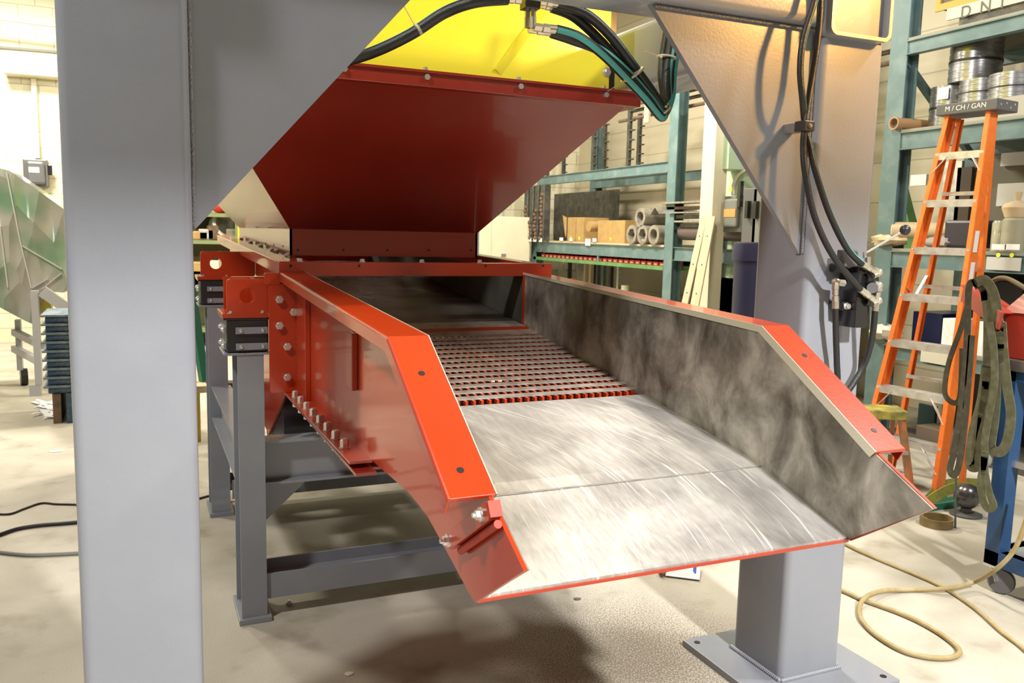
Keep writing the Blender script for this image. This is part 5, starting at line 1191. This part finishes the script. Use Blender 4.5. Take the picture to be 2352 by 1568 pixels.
# toolbox
th = atX(2310, 716, KX+0.02).z; ty1 = atX(2304, 770, KX+0.02).y
TBX = thing('toolbox', 'red steel toolbox with sloped dusty lid on top of the blue cart', 'toolbox', (KX+0.3, ty1-0.5, ktop))
MB().box(KX+0.02, KX+0.62, ty1-1.0, ty1, ktop+0.001, th).build('box_body', REDC, TBX, bev=0.004)
ld = MB(); lz = th+0.15
ld.add([(KX+0.01, ty1+0.01, th), (KX+0.01, ty1-1.0, th), (KX+0.63, ty1-1.0, th), (KX+0.63, ty1+0.01, th), (KX+0.24, ty1-0.0, lz), (KX+0.24, ty1-1.0, lz), (KX+0.40, ty1-1.0, lz), (KX+0.40, ty1, lz)],
       [(0, 1, 5, 4), (1, 2, 6, 5), (2, 3, 7, 6), (3, 0, 4, 7), (4, 5, 6, 7), (0, 3, 2, 1)])
ldo = ld.build('lid', mat('dusty_red_lid', (0.38, 0.10, 0.07), 0.5, alt=(0.50, 0.33, 0.26), scale=3, lo=.35, hi=.6), TBX, bev=0.004)
MB().tube([(KX+0.3, ty1-0.12, lz), (KX+0.3, ty1-0.14, lz+0.03), (KX+0.3, ty1-0.28, lz+0.03), (KX+0.3, ty1-0.30, lz)], 0.008, 8).build('lid_handle', REDC, ldo, smooth=True)
# bracket arm reaching out past the box (open lid edge)
a = atX(2212, 672, KX+0.12); b = atX(2256, 705, KX+0.03)
arm = MB(); arm.bar(a, b + (b-a)*0.9, 0.012, 0.085); arm.bar(a + Vector((0.05, 0, 0.035)), b + (b-a)*0.9 + Vector((0.05, 0, 0.035)), 0.10, 0.008)
arm.build('folding_arm', REDC, TBX, bev=0.003)
p = atX(2352, 652, KX+0.1)
tag(MB().tube([atX(2272, 652, KX+0.12), atX(2290, 640, KX+0.12), atX(2315, 640, KX+0.1), atX(2352, 660, KX+0.06), atX(2420, 700, KX)], 0.011, 8).build('old_cable', mat('dirty_yellow_cable', (0.14, 0.12, 0.06), 0.6), smooth=True), 'dirty olive cable arching over the red toolbox', 'cable')
# slings hanging from the arm
def strap(px_pts, x, w, mtl, label, wv=(0.3, 1, 0.0), res=8, sub=None, th_=0.005):
    pts = [atX(p[0], p[1], x + (p[2] if len(p) > 2 else 0)) for p in px_pts]
    o = MB().ribbon(pts, wv, w*1.45, th_, res).build('lifting_sling', mtl, smooth=True)
    tag(o, label, 'sling', 'slings hanging from the red arm'); return o
KS = KX-0.03
strap([(2262, 690), (2258, 665), (2240, 650), (2228, 652), (2224, 680), (2222, 760), (2216, 850), (2205, 950), (2190, 1040), (2182, 1078), (2190, 1090), (2202, 1070), (2215, 980), (2224, 880), (2232, 770)], KS, 0.022, OLIVED, 'dark narrow sling hanging from the red arm in a long closed loop, leftmost', (0, 1, 0))
strap([(2226, 668), (2222, 700), (2205, 760), (2180, 830), (2170, 890), (2176, 915), (2196, 925), (2206, 900), (2210, 800)], KS+0.03, 0.018, OLIVED, 'thin dark strap looping out to the left over the ladder rail', (0, 1, 0.2))
strap([(2236, 654), (2250, 648), (2262, 668), (2270, 720), (2270, 800), (2268, 880), (2258, 960), (2250, 1040), (2245, 1066), (2236, 1072), (2228, 1062), (2234, 1000), (2255, 920), (2266, 840)], KS, 0.034, OLIVE, 'olive sling with small yellow tag hanging straight from the red arm', (0, 1, 0.0))
strap([(2244, 648), (2262, 644), (2280, 668), (2290, 710), (2296, 790), (2290, 870), (2284, 960), (2276, 1020), (2282, 1034), (2300, 1036), (2314, 1010), (2322, 950), (2312, 880), (2304, 800), (2300, 740)], KS-0.01, 0.032, OLIVE, 'wide olive sling ending in an open loop in front of the blue cart leg', (0, 1, 0.0))
strap([(2272, 740), (2282, 800), (2284, 880), (2272, 950), (2262, 1010), (2262, 1050), (2252, 1110), (2258, 1150), (2270, 1168), (2282, 1160), (2272, 1130), (2262, 1080), (2262, 1040)], KS-0.02, 0.024, OLIVE, 'olive sling tail hanging lowest, its loop ending near the cart foot', (0, 1, 0.1))
MB().box(KS-0.012, KS-0.006, atX(2266, 790, KS).y-0.012, atX(2266, 790, KS).y+0.012, atX(2266, 800, KS).z, atX(2266, 784, KS).z)
tag(MB().cyl(atZ(2194, 1212, 0.0), atX(2196, 1078, atZ(2194, 1212, 0).x+0.02), 0.006, 8).build('thin_rod', DKG, smooth=True), 'thin dark rod standing on the floor among the slings', 'rod')
# floor slings, ball weight
def G(px, py, z=0.0): return atZ(px, py, z)
ls = MB().ribbon([G(2070, 1190, .012), G(2100, 1176, .02), G(2125, 1158, .05), G(2150, 1140, .09), G(2185, 1122, .12), G(2225, 1118, .12), G(2262, 1122, .1)], (0.05, 0.25, 1), 0.06, 0.008).build('lifting_sling', LIME, smooth=True)
tag(ls, 'lime yellow webbing sling lying on the floor beyond the steel trough tip', 'sling')
ls = MB().ribbon([G(2130, 1146, .02), G(2145, 1128, .04), G(2170, 1112, .05), G(2200, 1106, .05), G(2250, 1108, .04)], (0.05, 0.5, 1), 0.05, 0.008).build('lifting_sling', LIME, smooth=True)
tag(ls, 'second lime yellow sling behind the first, partly folded on the floor', 'sling')
cc = G(2150, 1206, 0)
ls = MB().ribbon([cc+Vector((0.085*math.cos(t), 0.085*math.sin(t), 0.026)) for t in [i*math.pi/5 for i in range(11)]] + [cc+Vector((0.075*math.cos(t), 0.075*math.sin(t), 0.026)) for t in [i*math.pi/5 for i in range(1, 6)]], (0, 0, 1), 0.05, 0.006).build('coiled_strap', TANW, smooth=True)
tag(ls, 'tan webbing strap coiled into a ring on the floor near the slings', 'strap')
cc = G(2218, 1182, 0)
bw = thing('ball_stand', 'dark metal ball on a small round foot under the lime sling', 'ball', tuple(cc))
MB().lathe([(0.09, 0), (0.09, 0.01), (0.03, 0.02), (0.03, 0.045)], cc, (0, 0, 1), 20).build('foot', DKG, bw, smooth=True)
MB().sphere(cc+Vector((0, 0, 0.115)), 0.075, 20).build('ball', mat('dark_chrome', (0.12, 0.12, 0.13), 0.25, 0.8), bw, smooth=True)
tag(MB().box(cc.x-0.25, cc.x+0.2, cc.y+0.12, cc.y+0.2, 0, 0.04).build('green_flat_bar', GRNST), 'green flat bar on the floor behind the metal ball', 'flat bar')

# ------------------------------------------------------------------ floor: hoses, cables, pouch, scraps
def floor_line(pts, r, mtl, label, name, cat):
    o = MB().tube([G(p[0], p[1], (p[2] if len(p) > 2 else 0)+r) for p in pts], r, 10, 8).build(name, mtl, smooth=True); return tag(o, label, cat)
floor_line([(1900, 1225), (1955, 1256), (2020, 1285), (2100, 1318), (2160, 1345), (2205, 1372), (2250, 1405), (2300, 1450), (2352, 1490), (2420, 1560)], 0.0095, YHOSE, 'tan air hose running across the floor to the right edge, passing under the loop', 'air_hose', 'hose')
hp = [G(a, b, (c_z)+0.0105) for a, b, c_z in ((1880, 1336, 0), (1940, 1358, 0), (1985, 1378, 0), (2060, 1405, 0), (2120, 1432, 0), (2170, 1462, 0), (2203, 1492, 0), (2190, 1508, 0), (2140, 1510, 0), (2075, 1495, 0), (2015, 1460, 0), (1980, 1425, 0), (1974, 1395, 0), (1990, 1370, .022), (2030, 1356, .01), (2100, 1354, 0), (2180, 1350, .02), (2240, 1335, .035))]
hp += [atX(2290, 1305, KX-0.10), atX(2330, 1262, KX-0.08), atX(2355, 1200, KX-0.06), atX(2380, 1120, KX-0.04)]
tag(MB().tube(hp, 0.0105, 10).build('air_hose', YHOSE, smooth=True), 'tan air hose looping on the floor and rising beside the blue cart', 'hose')
floor_line([(-30, 1178), (20, 1180), (55, 1168), (95, 1155), (130, 1157), (200, 1160), (330, 1175), (470, 1141), (500, 1130)], 0.006, CABLE, 'thin black cable wavering across the floor behind the left post, farthest of three', 'floor_cable', 'cable')
floor_line([(-40, 1240), (0, 1227), (40, 1214), (90, 1206), (140, 1202), (200, 1198), (300, 1200)], 0.010, CABLE, 'thick black cable on the floor at the left edge, middle of three', 'floor_cable', 'cable')
floor_line([(-40, 1262), (0, 1268), (60, 1274), (120, 1273), (180, 1270), (300, 1262)], 0.009, GCABLE, 'dusty grey cable on the floor at the left edge, nearest of three', 'floor_cable', 'cable')
# printed pouch
pa = [G(1528, 1322, .006), G(1607, 1332, .006), G(1609, 1297, .02), G(1538, 1288, .05)]
def quad3(p, th_, name, mtl, parent=None):
    n_ = (p[1]-p[0]).cross(p[3]-p[0]).normalized()*th_
    return MB().add(p + [v+n_ for v in p], [(3, 2, 1, 0), (4, 5, 6, 7), (0, 1, 5, 4), (1, 2, 6, 5), (2, 3, 7, 6), (3, 0, 4, 7)]).build(name, mtl, parent)
pc = thing('paper_pouch', 'small white printed paper pouch lying on the floor below the discharge lip', 'pouch', tuple(G(1568, 1318)))
quad3(pa, 0.004, 'pouch_sheet', WHITE, pc)
def inq(u_, v_): return pa[0].lerp(pa[1], u_).lerp(pa[3].lerp(pa[2], u_), v_)
n_ = (pa[1]-pa[0]).cross(pa[3]-pa[0]).normalized()
if n_.z < 0: n_ = -n_
def patch(u0, u1, v0, v1, name, mtl):
    p = [inq(u0, v0)+n_*0.0045, inq(u1, v0)+n_*0.0045, inq(u1, v1)+n_*0.0045, inq(u0, v1)+n_*0.0045]; return quad3(p, 0.0006, name, mtl, pc)
patch(0.78, 0.88, 0.35, 0.9, 'blue_logo', mat('blue_print', (0.03, 0.1, 0.5), 0.5))
GP = mat('grey_print', (0.45, 0.45, 0.5), 0.6)
for k, u_ in enumerate((0.2, 0.28, 0.36, 0.48, 0.54, 0.60, 0.66)): patch(u_, u_+0.02, 0.3, 0.85, 'print_line', GP)
tag(MB().cyl(G(1518, 1318, .015), G(1530, 1306, .02), 0.012, 10).build('cork_stub', mat('brown_cork', (0.25, 0.18, 0.1), 0.8)), 'small brown stub beside the white pouch on the floor', 'stub')
def scrap(px, py, s, label, mtl, name='scrap'):
    c = G(px, py, 0); rnd = random.Random(int(px)); pts = [(c.x + s*rnd.uniform(.6, 1.1)*math.cos(a)*1.4, c.y + s*rnd.uniform(.6, 1.1)*math.sin(a)) for a in [i*math.pi/3.5 for i in range(7)]]
    o = MB().prism(pts, 'z', 0.0, 0.004).build(name, mtl); return tag(o, label, name.replace('_', ' '))
scrap(125, 1037, 0.035, 'torn white paper scrap on the floor left of the big post', WHITE, 'paper_scrap')
scrap(1325, 1376, 0.014, 'tiny dark metal chip on the floor below the discharge lip', DARKST, 'metal_chip')
scrap(800, 1548, 0.016, 'tiny pale chip on the floor at the bottom edge', WHITE, 'paper_chip')
lit = MB(); rnd = random.Random(3)
for i in range(26):
    c = G(92+rnd.uniform(-8, 34), 925+rnd.uniform(0, 36), 0); a0 = rnd.uniform(0, 3); w = rnd.uniform(.02, .05)
    lit.obox(c+Vector((0, 0, 0.006+0.02*rnd.random())), Vector((math.cos(a0), math.sin(a0), rnd.uniform(-.3, .3))).normalized(), Vector((-math.sin(a0), math.cos(a0), 0)), Vector((0, 0, 1)), w*1.6, w*0.5, 0.002)
tag(lit.build('paper_litter', WHITE), 'scattered white paper shreds on the floor beside the stacked blue trays', 'paper litter', kind='stuff')
c = G(664, 1388, 0); nt_ = thing('loose_nut', 'loose steel bolt on the floor right of the nearest stand leg', 'bolt', tuple(c)); MB().cyl(c, c+Vector((0, 0, 0.012)), 0.014, 6).cyl(c+Vector((0, 0, .012)), c+Vector((0, 0, 0.02)), 0.008, 10).build('bolt_body', ZINC, nt_)
scrap(530, 1150, 0.03, 'small brown wood piece behind the farther stand leg', WOOD, 'wood_piece')

# ------------------------------------------------------------------ left side: wrapped machine, trays
LY = 9.0
def LP(px, py, y=LY): return atY(px, py, y)
WM = thing('wrapped_machine', 'machine hopper wrapped in crinkled clear plastic on a grey wheeled frame at the left edge', 'machine', (LP(60, 870).x, LY+0.4, 0))
out = [LP(-180, 300), LP(0, 386), LP(22, 392), LP(60, 418), LP(140, 475), LP(200, 520), LP(200, 650), LP(145, 672), LP(97, 668), LP(90, 750), LP(60, 738), LP(0, 706), LP(-180, 640)]
pts2 = [(p.x, p.z) for p in out]
import mathutils
fm = MB().prism(pts2, 'y', LY, LY+1.1).build('plastic_wrap', FILM, WM)
rid = MB()
for a_, b_ in (((45, 548), (72, 662)), ((15, 395), (45, 548)), ((52, 565), (142, 618)), ((0, 520), (18, 660)), ((72, 662), (110, 640)), ((95, 665), (140, 628))):
    rid.bar(LP(*a_, LY-0.002), LP(*b_, LY-0.002), 0.018, 0.01)
rid.build('plastic_fold', mat('bright_plastic_fold', (0.5, 0.49, 0.45), 0.3), WM)
GL = mat('pale_grey_frame', (0.42, 0.42, 0.44), 0.4)
def lbox(px0, px1, py0, py1, y, d, name, mtl, parent, bev=0.0):
    a = LP(px0, py0, y); b = LP(px1, py1, y); return MB().box(min(a.x, b.x), max(a.x, b.x), y, y+d, min(a.z, b.z), max(a.z, b.z)).build(name, mtl, parent, bev=bev)
zf = LP(84, 884, LY-0.12).z
lbox(70, 97, 668, 884, LY-0.12, 0.1, 'frame_leg', GL, WM); lbox(33, 52, 735, 850, LY+0.5, 0.1, 'frame_leg', GL, WM)
MB().bar(LP(97, 668, LY-.08), LP(175, 722, LY-.08), 0.09, 0.1).build('frame_rail', GL, WM); MB().bar(LP(33, 762, LY+.5), LP(100, 795, LY-.05), 0.06, 0.06).build('frame_rail', GL, WM); MB().bar(LP(33, 800, LY+.5), LP(90, 830, LY-.05), 0.06, 0.06).build('frame_rail', GL, WM)
lbox(92, 118, 690, 726, LY+0.1, 0.2, 'yellow_guard', mat('yellow_guard', (0.6, 0.5, 0.08), 0.5), WM)
cs = LP(55, 862, LY+0.55); MB().lathe([(0.02, -.03), (0.085, -.03), (0.085, .03), (0.02, .03)], (cs.x, cs.y, 0.085), (1, 0.2, 0), 20).build('caster_wheel', BLACK, WM, smooth=True)
MB().bar((cs.x, cs.y, 0.085), (cs.x, cs.y, LP(50, 850, LY+.5).z), 0.07, 0.05).build('caster_fork', ZINC, WM)
MB().box(LP(70, 880).x, LP(97, 880).x, LY-0.12, LY-0.02, 0, max(zf, 0.02)).build('frame_foot', GL, WM)
# stacked blue trays
TY = 7.6
x0 = LP(100, 900, TY).x; x1 = LP(185, 900, TY).x; n_t = 9; zbot = 0.24; ztop = LP(120, 722, TY).z; th_ = (ztop-zbot)/n_t
names_t = ['lowest', 'second from bottom', 'third from bottom', 'fourth from bottom', 'middle', 'fourth from top', 'third from top', 'second from top', 'topmost']
base = thing('tray_dolly', 'dark wooden block base under the stacked blue trays', 'dolly', ((x0+x1)/2, TY+0.25, 0))
MB().box(x0+0.06, x0+0.12, TY, TY+0.55, 0, zbot).build('runner', RUST, base); MB().box(x0+0.16, x1, TY-0.02, TY+0.55, 0, zbot).build('dolly_body', BLUET, base)
def tray(z, lab):
    t = thing('stacking_tray', 'worn blue stacking tray behind the left post, ' + lab + ' of its stack', 'tray', ((x0+x1)/2, TY+0.25, z), 'stacked blue trays')
    MB().box(x0+0.03, x1, TY+0.03, TY+0.55, z, z+th_*0.7).build('tray_body', BLUET, t, bev=0.01)
    MB().box(x0, x1, TY, TY+0.6, z+th_*0.7, z+th_*0.97).build('tray_rim', mat('pale_tray_rim', (0.2, 0.25, 0.28), 0.6, alt=(0.05, 0.1, 0.16), scale=16) if 'pale_tray_rim' not in bpy.data.materials else bpy.data.materials['pale_tray_rim'], t, bev=0.006)
    return t
t0 = tray(zbot, names_t[0])
for i in range(1, n_t): dup(t0, (0, 0, th_*i), 'worn blue stacking tray behind the left post, ' + names_t[i] + ' of its stack')
# wall items on the back wall at left
BYW = YW-0.02
def BP(px, py, y=BYW): return atY(px, py, y)
a = BP(52, 364, 12.85); b = BP(112, 430, 12.85)
sw = thing('switch_box', 'dark grey electrical switch box high on the cream block wall at left', 'switch box', ((a.x+b.x)/2, 12.9, b.z))
MB().box(a.x, b.x, 12.82, 13.0, b.z, a.z).build('enclosure', DKG, sw, bev=0.015)
MB().box(a.x+0.04, b.x-0.03, 12.76, 12.82, b.z+0.03, a.z-0.03).build('cover', DKG, sw, bev=0.03)
MB().box((a.x+b.x)/2-0.07, (a.x+b.x)/2+0.05, 12.755, 12.759, (a.z+b.z)/2, (a.z+b.z)/2+0.07).build('label', WHITE, sw)
MB().box(b.x, b.x+0.05, 12.84, 12.9, a.z-0.2, a.z-0.06).build('switch_handle', BLKP, sw, bev=0.01)
a = BP(72, 178); b = BP(84, 364)
tag(MB().box(a.x, BP(84, 178).x, 12.9, 12.99, b.z, a.z).build('vertical_trunking', CREAMP), 'cream vertical cable duct rising above the left switch box', 'cable duct')
a = BP(6, 142, 12.7); b = BP(150, 175, 12.7)
tag(MB().box(a.x, b.x, 12.7, 12.99, b.z-0.02, a.z).build('horizontal_trunking', CREAMP, bev=0.01), 'cream horizontal cable trunking box on the wall above the duct', 'trunking')
tag(MB().cyl(BP(-30, 106), BP(160, 122), 0.02, 8).build('wall_conduit', GCABLE, smooth=True), 'thin grey conduit running high along the cream block wall', 'conduit')
tag(MB().cyl(atY(-30, 38, 12.5), atY(160, 62, 12.5), 0.03, 8).build('roof_pipe', CREAMP, smooth=True), 'cream pipe running just under the roof at upper left', 'pipe')
# rack glimpsed between the left post and the hopper
GY = 12.0
def GP_(px, py, y=GY): return atY(px, py, y)
zg1 = GP_(500, 552).z; zg2 = GP_(520, 490).z
bs = thing('workshop_shelf', 'dusty green workshop shelf against the back wall between post and hopper', 'shelf', (GP_(470, 600).x, GY+0.3, 0))
xa, xb_ = GP_(380, 500).x, GP_(549, 500).x
GSH = mat('dusty_green_shelf', (0.2, 0.24, 0.12), 0.7)
for z in (zg1, zg2, GP_(500, 660).z, 0.25): MB().box(xa, xb_, GY, GY+0.6, z-0.05, z).build('shelf_board', GSH, bs)
MB().box(xa, xb_, GY+0.58, GY+0.6, 0, zg2+0.02).build('back_panel', mat('shelf_back_tan', (0.30, 0.26, 0.15), 0.8), bs)
for x in (xa, xb_-0.05): MB().box(x, x+0.05, GY, GY+0.6, 0, zg2+0.5).build('side_panel', GSH, bs)
yp = MB().box(GP_(547, 520, 11.8).x, GP_(556, 520, 11.8).x, 11.8, 11.9, 0, 2.6).build('yellow_post', YEL); tag(yp, 'narrow bright yellow post beside the green workshop shelf', 'post')
wpn = MB().box(GP_(557, 520, 11.95).x, GP_(600, 520, 11.95).x, 11.95, 12.0, 0, 2.4).build('cream_partition', CREAMP); tag(wpn, 'cream panel right of the yellow post', 'panel')
rnd = random.Random(4)
items = [(452, 'flat cardboard box at the left end of the green shelf', CARD, .3, .12, 'carton', 'box'), (475, 'crumpled grey pack on the green shelf, second from left', ALU, .2, .15, 'parts_pack', 'pack'), (490, 'brown tin on the green shelf in the middle', RUST, .15, .2, 'tin', 'tin'), (535, 'small grey machine part on the green shelf at right', RINGM, .16, .16, 'machine_part', 'machine part')]
for px_, lab, m_, w, h, nm, ct_ in items:
    q = GP_(px_, 540); tag(MB().box(q.x-w/2, q.x+w/2, GY+0.05, GY+0.3, zg1, zg1+h).build(nm, m_, bev=0.02), lab, ct_)
q = GP_(517, 530); tag(MB().lathe([(0.14, -0.05), (0.19, -0.05), (0.19, 0.05), (0.14, 0.05), (0.14, -0.05)], (q.x, GY+0.2, zg1+0.19), (0.5, -1, 0.5), 24).build('metal_ring', ALU, smooth=True), 'round bright metal ring lying open on the green shelf', 'ring')
q = GP_(508, 475); tag(MB().sphere((q.x, GY+0.2, zg2+0.13), 0.13, 14).build('red_lamp', mat('bright_red_plastic', (0.8, 0.05, 0.03), 0.4), smooth=True), 'bright red round object on the top board of the green shelf', 'red object')
for px_, py_, nm, m_, lab in ((455, 610, 'tan_carton', CARD, 'tan carton on the lower green shelf seen right of the left post'), (450, 628, 'green_pot', GREENL, 'green pot low on the shelf at the edge of the left post'), (497, 607, 'beige_tin', CREAMP, 'beige tin seen through the lifting hole of the rear bracket')):
    q = GP_(px_, py_); tag(MB().box(q.x-0.12, q.x+0.12, GY-0.02, GY+0.25, GP_(500, 660).z, q.z+0.05).build(nm, m_, bev=0.02), lab, ct_ if nm == 'x' else nm.split('_')[1])
# green leaning pole and yellow stool left of stand
tag(MB().bar(atY(434, 640, 7.0), atY(470, 880, 6.8), 0.06, 0.06).build('leaning_post', GRNST), 'green steel post leaning behind the farther stand leg', 'post')
sy = 6.6; a = atY(440, 888, sy); b = atY(476, 905, sy)
so = thing('yellow_trestle', 'low yellow trestle with pale timber top behind the stand', 'trestle', (a.x+0.1, sy+0.2, 0))
MB().box(a.x-0.3, b.x, sy, sy+0.45, a.z-0.05, a.z).build('timber_top', WOOD, so); 
for x_ in (a.x-0.28, b.x-0.14):
    for y_ in (sy+0.02, sy+0.37): MB().box(x_, x_+0.09, y_, y_+0.06, 0, a.z-0.05).build('leg', mat('yellow_trestle_paint', (0.55, 0.42, 0.04), 0.5) if 'yellow_trestle_paint' not in bpy.data.materials else bpy.data.materials['yellow_trestle_paint'], so)
MB().box(a.x-0.2, b.x-0.05, sy+0.03, sy+0.07, 0.22, 0.28).build('brace', bpy.data.materials['yellow_trestle_paint'], so)
# white cabinet right of hopper skirt
cb0 = atY(1085, 560, 11.9); cb1 = atY(1219, 500, 11.9)
wc = thing('white_cabinet', 'cream white cabinet beyond the hopper, left of the parts rack', 'cabinet', ((cb0.x+cb1.x)/2, 12.2, 0))
cz = atY(1160, 497, 11.9).z; wmid = atY(1128, 500, 11.9).x
MB().box(cb0.x, cb1.x, 11.9, 12.5, 0, cz).build('cabinet_body', CREAMP, wc, bev=0.004)
MB().box(cb0.x+0.02, wmid-0.01, 11.88, 11.9, 0.06, cz-0.02).build('door', CREAMP, wc); d_ = MB().box(wmid+0.01, cb1.x-0.02, 11.88, 11.9, 0.06, cz-0.02).build('door', CREAMP, wc)
MB().box(wmid+0.16, wmid+0.24, 11.86, 11.88, cz*0.68, cz*0.7).build('handle', ZINC, d_)
tag(MB().box(cb0.x, cb1.x-0.2, 12.55, 12.9, 0, cz+0.55).build('filing_unit', MINT), 'pale green unit standing behind the white cabinet', 'cabinet')

for o in list(bpy.data.objects):
    if '_w' in o: del o['_w']
